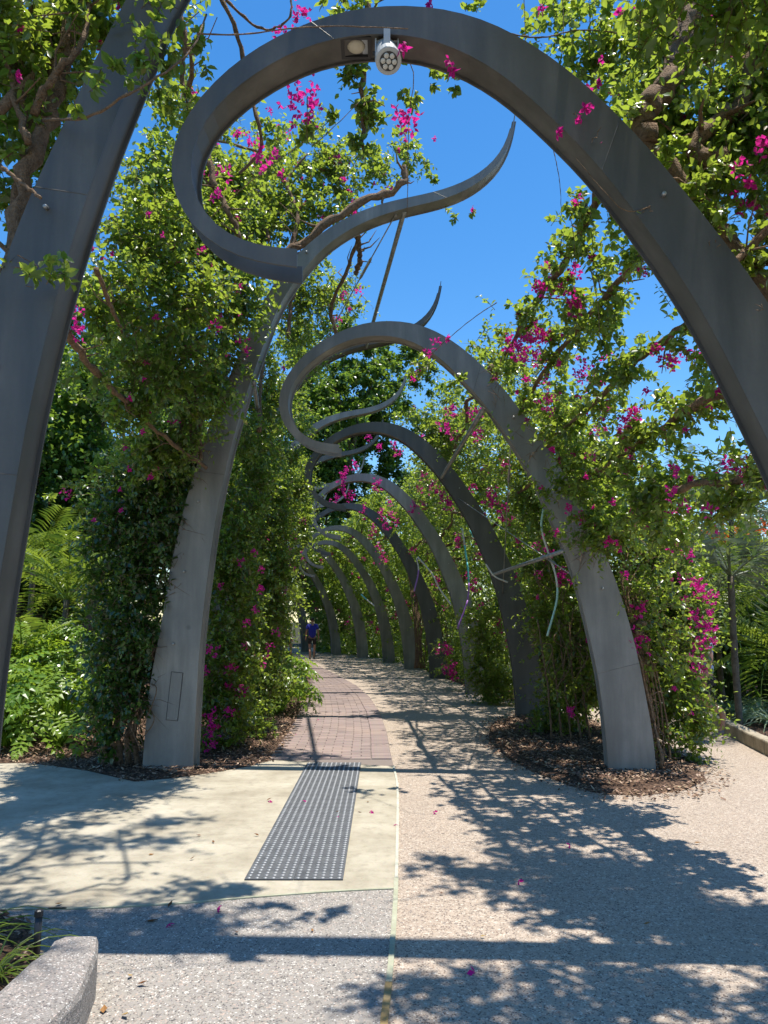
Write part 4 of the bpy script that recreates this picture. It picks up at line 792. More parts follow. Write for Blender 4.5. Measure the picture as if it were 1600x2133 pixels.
sprays(p, [(1100, 690, 2, 7), (1090, 700, 2, 7), (1120, 735, 2, 7.2), (1140, 745, 1, 7), (1125, 700, 1, 6.8), (1215, 745, 1, 6.6), (1230, 775, 2, 6.6), (1320, 850, 1, 6.2), (1410, 730, 1, 5.5), (1450, 725, 1, 5.4), (1150, 600, 1, 6.4), (1195, 560, 1, 6.2), (1175, 480, 0, 6.2), (1255, 820, 1, 6.6), (1150, 850, 1, 7.2), (905, 705, 1, 7.2), (890, 728, 1, 7.1), (935, 697, 0, 7.2), (1125, 550, 2), (1110, 670, 3, 6.8), (1130, 685, 2, 6.8), (1080, 710, 3, 7.2), (1065, 700, 2, 7.2), (1100, 720, 2, 7.2), (1130, 730, 1, 7), (1130, 820, 2, 7.4), (1135, 790, 1, 7.4), (1210, 620, 2, 6), (1190, 605, 1, 6), (1195, 545, 0, 6), (1215, 770, 2, 6.5), (1225, 760, 1, 6.4), (1250, 790, 0, 6.4), (1380, 740, 1, 5.5), (1400, 745, 1, 5.4), (1440, 735, 1, 5.3), (1430, 725, 0, 5.3), (1360, 720, 1, 5.5), (1310, 860, 2, 6.2), (1320, 845, 2, 6.2), (1295, 870, 1, 6.2), (1295, 890, 1, 6.3), (1430, 890, 0, 5.6), (1525, 945, 2, 5.2), (1545, 950, 1, 5.1), (1405, 970, 1, 5.6), (1400, 1015, 1, 5.6), (1240, 890, 1, 7), (1220, 850, 0, 7), (1230, 940, 1, 6.9), (1220, 985, 0, 7), (1160, 820, 1, 7.3), (1150, 930, 0, 7.5), (1275, 1040, 0, 6.7), (1115, 590, 1, 6.3), (1165, 590, 0, 6.2), (1350, 808, 0, 5.5), (1090, 745, 1, 7.4), (1265, 735, 1, 6.4)], 6.3)
B(p, [(900, 740, 7.3, 30, 26, .35, .1), (880, 770, 7.4, 20, 20, .3, .1), (950, 790, 7.4, 26, 20, .25, .1)])
p.done(near=300, near_y=6.5, skip=clear, stems=.003, bl=90)
# ---- right wall at the second post
p = Plant('bougainvillea', 'thick bougainvillea column with tangled stems behind the big right post', 'vine', G(1350, 1600), VG)
B(p, [(1240, 1000, 8.9, 80, 70), (1310, 1080, 9, 80, 60), (1180, 950, 9, 60, 60), (1340, 1170, 9.1, 80, 70), (1380, 1250, 9.2, 80, 80), (1400, 1340, 9.2, 70, 80), (1390, 1430, 9.0, 70, 80), (1370, 1510, 8.8, 60, 60, .8), (1420, 1190, 9.3, 40, 80), (1440, 1290, 9.4, 40, 80, .9), (1420, 1480, 9, 50, 70, .9), (1330, 1260, 9.3, 50, 100, .7), (1345, 1400, 9.2, 40, 80, .5), (1390, 1110, 9.1, 50, 40, .9), (1430, 1560, 8.8, 30, 20, .4)], lai=5, up=.1)
for i in range(6): p.branch(bp((1385 + rng.uniform(-20, 25), 1600, 8.7), (1345 + i * 8, 1480, 8.6), (1330 + i * 6, 1370, 8.6), (1310 + i * 5, 1280, 8.6), (1290 + i * 4, 1190, 8.7)), .028 if i < 2 else .012, .014 if i < 2 else .007)
for i in range(40):
    x, y = rng.uniform(1320, 1385), rng.uniform(1180, 1585); x -= (1600 - y) * .09; p.branch(bp((x, y, 8.45), (x + rng.uniform(-30, 30), y - rng.uniform(10, 50), 8.4), (x + rng.uniform(-40, 40), y - rng.uniform(30, 100), 8.6)), .006, .004, k=5)
sprays(p, [(1415, 1125, 2), (1420, 1100, 1), (1435, 1130, 2), (1430, 1190, 2), (1450, 1205, 2), (1465, 1215, 2), (1470, 1240, 1), (1455, 1275, 3), (1465, 1290, 2), (1440, 1265, 2), (1480, 1325, 2), (1450, 1340, 1), (1465, 1360, 2), (1455, 1385, 2), (1400, 1430, 0, 8.4), (1445, 1365, 2), (1460, 1375, 1), (1405, 1060, 1), (1390, 1140, 0), (1440, 1480, 0, 8.4), (1190, 1475, 1, 8.9), (1435, 1150, 1), (1400, 1200, 0), (1425, 1240, 1), (1445, 1200, 2), (1470, 1300, 2), (1460, 1330, 2), (1475, 1230, 2), (1478, 1270, 1), (1440, 1320, 1)], 8.35)
p.done(skip=clear, stems=.0035)

# ---- farther bays, along the arch profile
def wall(k, side, label, n, size, T=T4, F=F4, s0=0.0, s1=1.0, inner=.1, fl=8, holes=.25):
    A_ = (RO if side == 'right' else LO); A_ = A_[:int(len(A_) * (.60 if side == 'right' and k < 4 else .66 if side == 'right' else .55 if k < 5 else .64))]
    p = Plant('bougainvillea', label, 'vine', A2W(k, A_[0][0], 0, 2) + np.array([LSH[k] if side == 'left' else 0, 0, 0]), VG)
    def at_(s, f_, off):
        i = np.clip((s * (len(A_) - 1)), 0, len(A_) - 1.001); i0 = i.astype(int); fr_ = (i - i0)[:, None]
        q = A_[i0] * (1 - fr_) + A_[i0 + 1] * fr_; tg = unit(A_[np.minimum(i0 + 1, len(A_) - 1)] - A_[np.maximum(i0 - 1, 0)])
        nn = np.stack([tg[:, 1], -tg[:, 0]], 1) * (1 if side == 'right' else -1); q = q + nn * off[:, None]
        a = ARCH[k]; b_ = ARCH[min(k + 1, 9)] if k < 9 else (ARCH[9][0] - 2.2, ARCH[9][1] + 3, .5, 1)
        la, lb_ = (LSH[k], LSH[min(k + 1, 9)]) if side == 'left' else (0, 0)
        def w3(a_, l_): return np.stack([a_[0] + l_ + q[:, 0] * math.cos(a_[2]) * a_[3], a_[1] + q[:, 0] * math.sin(a_[2]) * a_[3], q[:, 1] * a_[3]], 1)
        f2 = f_[:, None]; W = w3(a, la) * (1 - f2) + w3(b_, lb_) * f2
        No = np.stack([nn[:, 0], np.zeros(len(nn)), nn[:, 1]], 1); return W, No
    n = int(n * (1.25 if side == 'right' and k > 1 else 1.05)); m = int(n * 1.7); s, f_ = rng.uniform(s0, s1, m), rng.uniform(-.05, 1.02, m); W, No = at_(s, f_, rng.normal(.34 if side == 'right' else inner, .15, m))
    ph = rng.uniform(0, 6, 4); ns = np.sin(W[:, 1] * 3.1 + ph[0] + 2 * np.sin(s * 9 + ph[1])) + np.sin(s * 23 + ph[2]) + .8 * np.sin(W[:, 1] * 6.7 + s * 31 + ph[3])
    keep = ns > -2.2 + (holes if k < 2 else .22) * 4; idx = np.where(keep)[0][:n]; W, No = W[idx], No[idx]
    d_ = unit(No * .8 + rng.normal(0, .8, W.shape) + np.array([0, 0, .3])); p.add(twigs(W, d_, rng.uniform(.2, .45, len(W)), 11, size * 1.22, .3))
    for j in range(4 if k < 5 else 2):
        ss = np.full(6, rng.uniform(.15, .95)); W2, _ = at_(ss + rng.normal(0, .015, 6), np.linspace(0, 1, 6), rng.normal(.12, .05, 6)); p.branch(list(W2), .03, .02, k=5)
    if k < 5:
        for j in range(5):
            ss = np.linspace(0, rng.uniform(.3, .5), 6); W2, _ = at_(ss, np.full(6, rng.uniform(.02, .25)) + rng.normal(0, .02, 6), rng.normal(.1, .04, 6)); p.branch(list(W2), .022, .012, k=5)
    fl = int(fl * 2.2); W3, _ = at_(rng.uniform(.25, 1, fl), rng.uniform(0, 1, fl), rng.normal(.12 if side == 'right' else -.02, .1, fl))
    for q in W3: spray_put(int(rng.choice([0, 1, 2, 2, 3])), p.t, q - p.loc, (0, 0, rng.uniform(0, 6)), 1.2 + .03 * k)
    return p
pr = wall(1, 'right', 'bougainvillea wall with hanging blossom between second and third right posts', 2100, .062, T6, F6, fl=14, s0=.22, holes=.2)
B(pr, [(1180, 1300, 10.4, 60, 120, .35), (1200, 1450, 10, 50, 60, .3), (1140, 1080, 10.5, 60, 60, .8), (1100, 1010, 10.5, 60, 60, .8), (1150, 1190, 10.5, 60, 60, .9), (1180, 1250, 11.2, 90, 120, 1), (1190, 1400, 11, 80, 110, 1), (1150, 1480, 10.8, 60, 60, .8), (1230, 1330, 10.6, 40, 140, .9)], lai=5)
for i in range(26):
    x, y = rng.uniform(1130, 1250), rng.uniform(1200, 1520); pr.branch(bp((x, y, 9.9), (x + rng.uniform(-30, 30), y - rng.uniform(10, 60), 9.8), (x + rng.uniform(-50, 50), y - rng.uniform(40, 120), 10)), .007, .004, k=5)
for i in range(5): pr.branch(bp((1150 + i * 20, 1540, 10.2), (1140 + i * 18, 1420, 10.2), (1120 + i * 22, 1290, 10.3)), .014, .01)
sprays(pr, [(990, 895, 2, 10.5), (1000, 888, 2, 10.5), (1140, 1135, 2), (1130, 1110, 1), (1170, 1190, 2), (1125, 1190, 1), (1120, 1130, 1), (1185, 1475, 1, 9.8), (1120, 1240, 0), (1155, 1100, 1), (945, 860, 0, 10)], 9.7)
pr.done(stems=.0035)
pr = wall(2, 'right', 'bougainvillea wall beyond the dark third right post, hanging magenta sprays', 1900, .068, fl=10, s0=.05)
B(pr, [(930, 880, 13, 80, 40), (860, 870, 13, 60, 30, .8), (960, 830, 13.5, 40, 30, .4), (1000, 880, 13, 60, 40), (900, 930, 13.5, 60, 40), (1010, 1300, 15, 50, 60), (1020, 1380, 15, 50, 60), (1030, 1440, 15, 40, 30)])
sprays(pr, [(920, 1022, 3, 13), (865, 845, 0, 12.8), (820, 920, 1), (835, 935, 2), (790, 925, 1), (770, 905, 1), (880, 905, 1)], 13.5)
pr.done()
pr = wall(3, 'right', 'bougainvillea between fourth and fifth right posts, draped with magenta', 1700, .078, fl=8)
sprays(pr, [(720, 970, 3, 16.6), (712, 985, 3, 16.6), (700, 1030, 3, 16.6), (730, 1020, 3, 16.6), (740, 960, 2, 16.6), (790, 1000, 3, 16.8), (720, 1010, 3, 16.6), (755, 1050, 3, 17), (775, 1090, 3, 17), (800, 1060, 3, 18), (805, 1085, 3, 18), (790, 1130, 3, 19), (800, 1150, 3, 19), (825, 1080, 2, 18), (810, 1040, 2, 18)], 17)
pr.done()
pr = Plant('bougainvillea', 'low pink-flowering clump between the third and fourth right posts', 'vine', G(930, 1412), VG)
B(pr, [(935, 1355, 18.3, 26, 30, .7), (940, 1395, 18, 26, 16, .7)], size=.08)
sprays(pr, [(925, 1340, 3, 17.7), (940, 1345, 3, 17.7), (930, 1385, 3, 17.7), (945, 1395, 3, 17.7), (950, 1380, 3, 17.7), (915, 1348, 2, 17.7)], 17)
pr.done(T=T4, F=F4)
sty = ['fifth and sixth right posts, with dry stems below', 'sixth and seventh right posts, on the bend', 'seventh and eighth right posts, deep in shade', 'eighth and ninth right posts, near the walker', 'ninth and last right posts, behind the walker']
for k, n, sz in ((4, 1500, .09), (5, 1300, .1), (6, 1200, .11), (7, 1100, .12), (8, 1000, .13)):
    q = wall(k, 'right', 'bougainvillea between ' + sty[k - 4], n, sz, fl=5)
    if k == 4:
        for i in range(16): q.branch(bp((862 + rng.uniform(0, 26), 1392, 22.5), (868 + rng.uniform(-5, 20), 1300, 22.5), (850 + rng.uniform(0, 20), 1200, 22.8)), .014, .01, k=4)
    q.done(stems=False)
sty = ['third and fourth left posts, lit from above', 'fourth and fifth left posts, spilling over the tunnel', 'fifth and sixth left posts', 'sixth and seventh left posts', 'seventh and eighth left posts, far down the tunnel', 'eighth and ninth left posts, before the bend', 'ninth and last left posts, at the bend']
for k, n, sz in ((2, 1700, .07), (3, 1500, .08), (4, 1300, .09), (5, 1100, .1), (6, 1000, .11), (7, 900, .12), (8, 900, .13)):
    wall(k, 'left', 'bougainvillea between ' + sty[k - 2], n, sz, fl=9, inner=-.12 if k < 5 else .05, s1=.9 if k < 3 else 1).done(stems=False)

# ------------------------------------------------------------ trees beyond
def tree(label, x, y, h, cr, m='tree', n=16, size=.17, trunk=.2, cz=.62, squash=.75, gap=1.0, name='tree'):
    p = Plant(name, label, 'tree', (x, y, 0), None)
    top = np.array([x + rng.normal(0, .2), y, h * cz]); tr_ = [np.array([x, y, -.1]), np.array([x + rng.normal(0, .12), y, h * .25]), top]
    p.branch(tr_, trunk, trunk * .45, 'bark', 9, 'trunk')
    for i in range(n):
        v = unit(rng.normal(0, 1, 3)); q = top + v * np.array([cr, cr, h * (1 - cz)]) * rng.uniform(.35, .72)
        p.blob(q, np.array([cr, cr, cr * squash]) * rng.uniform(.28, .48), gap * rng.uniform(.7, 1.2), size=size, leaves=10, tl=.8, lai=3.2, up=.2)
        if i < 6: p.branch([top * .7 + tr_[1] * .3, (top + q) / 2 + rng.normal(0, .15, 3), q], trunk * .35, trunk * .12, 'bark', 6, 'limb')
    return p.done('tree' if m == 'tree' else m, T=T4, F=F4, stems=False)
tree('tall leafy tree with its tip above the left vines', -6.6, 17.5, 11.5, 2.4, n=20)
tree('dark tree behind the left palms, trunk beside the leafy pillar', -7.6, 16.2, 7.2, 2.3, n=18, cz=.66)
for i, (x_, y_, h_, w_) in enumerate(((-12.5, 21, 4.5, 'low bushy tree far left behind the palms, nearest of four'), (-9.5, 25, 5.5, 'second low bushy tree behind the left palms'), (-14, 30, 7, 'third low bushy tree behind the left palms, hazier'), (-18, 40, 9, 'fourth and farthest low bushy tree on the left'))): tree(w_, x_, y_, h_, 2.8, n=18, cz=.4, size=.2)
tree('dark shade tree filling the gap left of the pillar', -8.6, 19, 8.5, 3, n=18)
tree('broad green tree rising behind the tunnel, crown left of the blue sky gap', -1.9, 42, 20.5, 5.6, n=44, cz=.6, trunk=.4, size=.3)
tree('tree arching over the tunnel behind the second curl', -5.8, 22.5, 10.2, 3.2, n=24)
tree('large tree far behind the tunnel, left of the tunnel end', -9.5, 36, 13, 5, n=22, size=.26)
tree('tree at the far tunnel end, left of the walker', -11, 46, 11, 5.5, n=20, size=.3)
tree('tree closing the view beyond the last post', -3.5, 52, 10, 6, n=22, size=.3, cz=.5)
tree('far tree behind the tunnel, low between the right posts', 3.4, 49, 14.5, 4.6, n=20, size=.3, cz=.5)
tree('bushy tree behind the right wall near the fifth post', 4.6, 25, 6.6, 2.6, n=16, cz=.55)
tree('bushy tree behind the right wall near the fourth post', 5.0, 19.5, 5.0, 2.1, n=14, cz=.52)
tree('mid green tree on the far right skyline behind the vines', 7.2, 31, 9.5, 3.6, n=18, size=.2)
tree('low tree behind the right palms', 8.6, 19.5, 4.7, 2.2, n=14, cz=.5)
tree('low dark tree at the right frame edge behind palms', 10.5, 22, 5.4, 2.6, n=14, cz=.5)
tree('dense dark shrub tree under the right palms', 6.5, 15.6, 3.4, 1.6, n=12, cz=.45)
tree('dense dark shrub tree at right frame edge, low', 8.4, 15.2, 3.0, 1.6, n=12, cz=.45)
tree('round dark shrub tree right behind the broadleaf shrubs', 5.6, 15.0, 2.7, 1.3, n=14, cz=.42)
tree('round dark shrub tree behind the silvery palm', 7.2, 14.2, 2.8, 1.3, n=14, cz=.42)
tree('dark understorey tree behind the left garden bed', -8.6, 18.5, 4.4, 2.2, n=16, cz=.4)
for x_, lab in ((3.0, 'small pointed conifer tip on the skyline, left of its twin'), (4.0, 'taller pointed conifer tip on the skyline, right of its twin')):
    yy = 46; hh = 13.7 if x_ < 3.5 else 14.6; p = Plant('conifer', lab, 'tree', (x_, yy, 0)); p.branch([np.array([x_, yy, 0]), np.array([x_, yy, hh * .5]), np.array([x_, yy, hh])], .2, .03, 'bark', 6, 'trunk')
    for z_ in np.linspace(4, hh - .3, 12): p.blob((x_, yy, z_), max(.35, (hh - z_) * .16), 1, size=.22, leaves=8, lai=4)
    p.done('tree', T=T4, F=F4, stems=False)
# red-blooming tree far right
p = Plant('flame_tree', 'tree with orange-red blossom on top behind the right palms', 'tree', (9.6, 17.5, 0)); p.branch([np.array([9.6, 17.5, 0]), np.array([9.5, 17.5, 2]), np.array([9.2, 17.4, 3.2])], .12, .06, 'bark', 7, 'trunk')
for q in ((8.4, 17, 3.1), (9.4, 17, 3.3), (7.6, 17.2, 3.0), (10.2, 17.5, 3.1)): p.blob(q, (.8, .8, .35), 1, size=.12)
p.done('tree', T=T4, F=F4, stems=False)
p2 = Plant('x', None, None, (0, 0, 0)); 
for q in ((8.3, 16.8, 3.5), (9.2, 16.8, 3.62), (7.5, 17, 3.35), (10, 17, 3.5)): p2.blob(q, (.8, .5, .13), .5, size=.11, up=1)
pos, fr_, sz_, ti_ = [np.concatenate([a[i] for a in p2.parts]) for i in range(4)]; bpy.data.objects.remove(p2.t)
put('blossom', leafmesh('blossom', pos - p.loc, fr_, sz_, ti_, M['redflower'], T4, F4), p.t, kind='stuff')

# ------------------------------------------------------------ palms
def frond_mesh(L, n=34, w_=.03, leafl=.42, droop=.5, m='palm', up=.9):
    t_ = np.linspace(0, 1, 12); rx = L * t_ * (1 - .12 * t_); rz = L * (up * t_ * .55 - droop * t_ ** 2.2); pts = np.stack([rx, 0 * rx, rz], 1)
    mb = MB(); mb.tube(pts, np.linspace(.016, .003, 12), 4); V, F = list(np.vstack(mb.V)), list(mb.F); A_ = [.4] * len(F)
    for i in range(n):
        a = .14 + .86 * i / (n - 1); p0 = np.array([np.interp(a, t_, rx), 0, np.interp(a, t_, rz)]); tg = unit(np.array([np.interp(a + .02, t_, rx), 0, np.interp(a + .02, t_, rz)]) - np.array([np.interp(a - .02, t_, rx), 0, np.interp(a - .02, t_, rz)]))
        for s_ in (-1, 1):
            ll = leafl * (math.sin(math.pi * min(1, a * .92 + .08)) ** .5) * rng.uniform(.85, 1.1); d_ = unit(tg * .55 + np.array([0, s_, 0]) * .95 + np.array([0, 0, -.1 if m == 'silver' else .3]) + rng.normal(0, .05, 3)); q1 = p0 + d_ * ll * .5; q2 = p0 + d_ * ll + np.array([0, 0, -.22 * ll]); nn = unit(np.cross(d_, [0, 0, 1.])) * w_ / 2
            b_ = len(V); V += [p0, q1 - nn, q1 + nn, q2, (p0 + q1) / 2 + np.array([0, 0, .004])]; F += [(b_, b_ + 1, b_ + 4), (b_, b_ + 4, b_ + 2), (b_ + 4, b_ + 1, b_ + 3), (b_ + 4, b_ + 3, b_ + 2)]; A_ += [rng.uniform(.2, 1)] * 4
    return mesh('frond', V, F, M[m], attr=A_)
def palm(label, x, y, h, L, nf=13, m='palm', leafl=.42, wd=.03, trunk=.045, lo=-.15, hi=1.15, group='palms in the garden beds'):
    t = thing('palm', label, 'palm', (x, y, 0), rng.uniform(0, 6), group)
    pp = np.array([(0, 0, -.05), (.02, .01, h * .5), (0, 0, h)]); pp = curve(pp, 16); put('trunk', MB().tube(pp, trunk * (1 + .1 * (np.arange(len(pp)) % 2)), 9).build('trunk', M['palmbark'], True), t)
    fm = [frond_mesh(L * s_, 19, wd * 1.15, leafl * 1.1, dr, m, u_) for s_, dr, u_ in ((1, .55, .9), (.9, .35, 1.3), (1.05, .8, .6))]
    for i in range(nf):
        e = lo + (hi - lo) * ((i * .618) % 1); put('frond', fm[i % 3], t, (0, 0, h - .02), (rng.normal(0, .15), -e * .75, i * 2.4 + rng.normal(0, .2)))
palm('bright young palm seen just right of the huge left post', -5.0, 12.2, 1.9, 1.5, 14)
palm('yellow-green palm with thin stem beside the leafy pillar', -4.75, 13.2, 1.95, 1.25, 12)
palm('tall pale palm at the top of the left palm group', -6.2, 13.6, 2.5, 1.7, 13)
palm('low palm fanning over the left philodendrons', -5.2, 11.2, 1.0, 1.1, 10)
palm('silvery drooping palm right of the flowering column', 4.95, 11.0, 2.2, 1.35, 13, 'silver', .5, .02)
palm('palm with bright green upright fronds at the right frame edge', 5.9, 11.7, 2.0, 1.5, 11, 'palm', .45, .03, lo=-.4, hi=.8)
palm('grey feathery palm in the right background', 6.6, 14.5, 3.5, 2.0, 16, 'silver', .5, .025)
palm('low bright palm over the right kerb, slender trunk at frame edge', 6.1, 12.0, 1.0, 1.2, 11, 'palm', .45, .05)
palm('date palm crown on the right skyline above the vines', 8.2, 18.5, 4.2, 2.2, 18, 'silver', .5, .02)
palm('dull green palm between the silvery one and the frame edge', 5.6, 13, 2.0, 1.6, 14, 'palm', .45, .03)
t = thing('palm', 'bare ringed trunk rising at the right frame edge', 'palm', G(1592, 1470)); pp = curve([(0, 0, -.1), (.03, 0, 1.1), (.06, 0, 2.4)], 24)
put('trunk', MB().tube(pp, .085 * (1 + .08 * (np.arange(len(pp)) % 2)), 10).build('trunk', M['palmbark'], True), t)

# ------------------------------------------------------------ philodendrons
def philo_mesh(m='philo'):
    V = [(0, 0, 0)]; F = []; A_ = []; n = 6; ti = rng.uniform(.2, 1)
    for s_ in (-1, 1):
        for i in range(n):
            a = i / (n - 1); x0 = .05 + .85 * a; ang = (1.95 - 1.55 * a) * s_; ll = (.36 + .12 * math.sin(a * 3.1)) * (1 - .25 * a); w_ = .1
            p0 = np.array([x0, 0, -.03 * a]); d_ = np.array([math.cos(ang), math.sin(ang), .12]); nn = np.array([-d_[1], d_[0], 0]) * w_; mid = p0 + d_ * ll * .55; tip = p0 + d_ * ll + np.array([0, 0, -.11])
            b_ = len(V); V += [p0 - np.array([.06, 0, 0]), p0 + np.array([.06, 0, 0]), mid + nn * s_ * .9, mid - nn * s_ * .9, tip, p0 + d_ * ll * .5 + np.array([0, 0, -.02])]
            F += [(b_, b_ + 3, b_ + 5), (b_, b_ + 5, b_ + 1), (b_ + 1, b_ + 5, b_ + 2), (b_ + 3, b_ + 4, b_ + 5), (b_ + 5, b_ + 4, b_ + 2)]; A_ += [ti] * 5
    b_ = len(V); V += [(.9, -.05, 0), (.9, .05, 0), (1.3, 0, -.12)]; F += [(b_, b_ + 2, b_ + 1)]; A_ += [ti]
    return mesh('leaf', V, F, M[m], attr=A_)
PH = [philo_mesh() for _ in range(6)]
def philo(label, x, y, r_, h, n, group, ls=.33):
    t = thing('philodendron', label, 'philodendron', (x, y, 0), 0, group); st = MB()
    for i in range(n):
        a, e = rng.uniform(0, 6.28), rng.uniform(.1, 1); rr = r_ * (e ** .6); q = np.array([rr * math.cos(a), rr * math.sin(a), h * (1.05 - .75 * e ** 1.5) * rng.uniform(.8, 1.1)])
        st.tube([(0.03 * math.cos(a), .03 * math.sin(a), 0), q * [.5, .5, .7], q], [.009, .007, .004], 4, cap=False)
        put('leaf', PH[i % 6], t, q, (rng.normal(0, .25), .25 + .5 * e + rng.normal(0, .2), a + rng.normal(0, .4)), ls * rng.uniform(.8, 1.3))
    put('stem', st.build('stem', M['philo']), t)
gl = 'philodendrons massed in the left garden bed'
labs = ['front philodendron of the left bed, beside the huge post', 'philodendron at the front of the left bed near the pillar', 'middle philodendron of the left bed, nearest the post edge', 'middle philodendron of the left bed touching the pillar', 'back philodendron of the left bed under the palms', 'back philodendron of the left bed at the pillar', 'low philodendron over the mulch, behind the big post', 'tall rear philodendron peeking above the others']
for i, (x, y) in enumerate([(-4.75, 9.9), (-4.05, 9.8), (-5.0, 10.6), (-4.3, 10.5), (-5.3, 11.4), (-4.6, 11.3), (-5.4, 9.7), (-4.9, 12.0)]):
    philo(labs[i], x, y, .62, (.95, .9, 1.25, 1.2, 1.45, 1.4, .9, 1.5)[i], 44, gl)
gl = 'philodendrons at the path edge'
for i, (x, y, lab) in enumerate([(-1.85, 13.2, 'nearest philodendron spilling beside the brick path'), (-1.9, 14.5, 'second philodendron beside the brick path'), (-2.4, 15.8, 'rear philodendron beside the brick path, below the walker'), (-2.75, 13.9, 'philodendron tucked behind the path-edge pair, against the dark hedge')]):
    philo(lab, x, y, .62, (.95, 1.05, 1.0, 1.2)[i], 54, gl)

# ------------------------------------------------------------ strap-leaved clumps
def strap_clump(name, label, x, y, z, n, L, m, group, wd=.02, curl=1.0):
    t = thing(name, label, 'plant', (x, y, z), 0, group)
    V, F, A_ = [], [], []
    for i in range(n):
        a = rng.uniform(0, 6.28); l_ = L * rng.uniform(.6, 1.15); d_ = np.array([math.cos(a), math.sin(a), 0]); sd_ = np.array([-d_[1], d_[0], 0]) * wd / 2; e = rng.uniform(.6, 1.35); b_ = len(V); ti = rng.uniform(0, 1)
        for j, s_ in enumerate(np.linspace(0, 1, 6)):
            c = d_ * (l_ * s_ * math.cos(e) + l_ * .45 * s_ ** 2) + np.array([0, 0, l_ * s_ * math.sin(e) - curl * l_ * .75 * s_ ** 2.4]) + d_ * .02
            ww = sd_ * (1 - s_ ** 3) + sd_ * .02; V += [c - ww, c + np.array([0, 0, -.003]), c + ww]
            if j: k = b_ + 3 * j; F += [(k - 3, k - 2, k + 1, k), (k - 2, k - 1, k + 2, k + 1)]; A_ += [ti, min(1, ti + .2)]
    o = put('blades', mesh('blades', V, F, M[m], attr=A_), t); o['kind'] = 'stuff'
g_ = 'striped strap-leaved clumps along the right kerb'
spots = [(1482, 1478), (1500, 1468), (1530, 1490), (1560, 1500), (1545, 1478), (1590, 1508), (1575, 1480), (1515, 1470), (1600, 1490), (1625, 1520), (1460, 1470), (1555, 1462)]
words = ['leftmost clump, touching the flowering column', 'second clump from the left, rear row', 'clump behind the kerb middle', 'large clump leaning over the kerb', 'rear clump behind the kerb middle', 'front clump near the right frame edge', 'rear clump left of the palm trunk', 'small rear clump near the left end', 'clump at the foot of the palm trunk', 'clump cut by the right frame edge', 'clump half hidden by the flowering column', 'backmost clump, in dark shade']
for i, (x, y) in enumerate(spots):
    q = G(x, y, .1); strap_clump('strap_plant', 'striped strap-leaved plant, ' + words[i], q[0], q[1] + .2, .1, 60, .62, 'strap', g_, .03)
q = G(15, 2040); strap_clump('grass_clump', 'arching grass clump in the bottom left bed', q[0] - .05, q[1] - .05, .02, 46, .36, 'palm', None, .009, .9)
q = G(-70, 1990); strap_clump('grass_clump', 'second grass clump cropped by the left frame edge near the ground', q[0], q[1], .02, 46, .36, 'palm', None, .009, .9)
# ginger-like understorey on the right
def broad(label, x, y, h, n, group):
    t = thing('broadleaf_shrub', label, 'shrub', (x, y, 0), 0, group); st = MB()
    for i in range(n):
        a = rng.uniform(0, 6.28); q = np.array([.45 * math.cos(a), .45 * math.sin(a), h * rng.uniform(.25, 1)]) * [rng.uniform(.2, 1), rng.uniform(.2, 1), 1]
        o = put('leaf', LEAFD[i % 5], t, q, (rng.normal(0, .4), rng.normal(.2, .4), a), rng.uniform(.22, .42)); o.scale = (o.scale[0], o.scale[0] * .6, o.scale[0])
        st.tube([(0, 0, 0), q * [.4, .4, .7], q], [.008, .006, .003], 4, cap=False)
    put('stem', st.build('stem', M['leaf_dark']), t)
for i, (x, y, h, lab) in enumerate([(5.0, 13.3, 1.5, 'dark broadleaf shrub just right of the flowering column'), (5.7, 13.1, 1.3, 'dark broadleaf shrub in the middle of the right bed'), (6.5, 13.3, 1.6, 'dark broadleaf shrub at the right frame edge'), (5.2, 13.6, 2.0, 'tall broadleaf shrub behind the right bed'), (6.0, 14, 2.2, 'tallest broadleaf shrub at the back right'), (4.6, 14.5, 2.0, 'broadleaf shrub behind the flowering column')]):
    broad(lab, x, y, h, 60, 'broadleaf shrubs in the right bed')

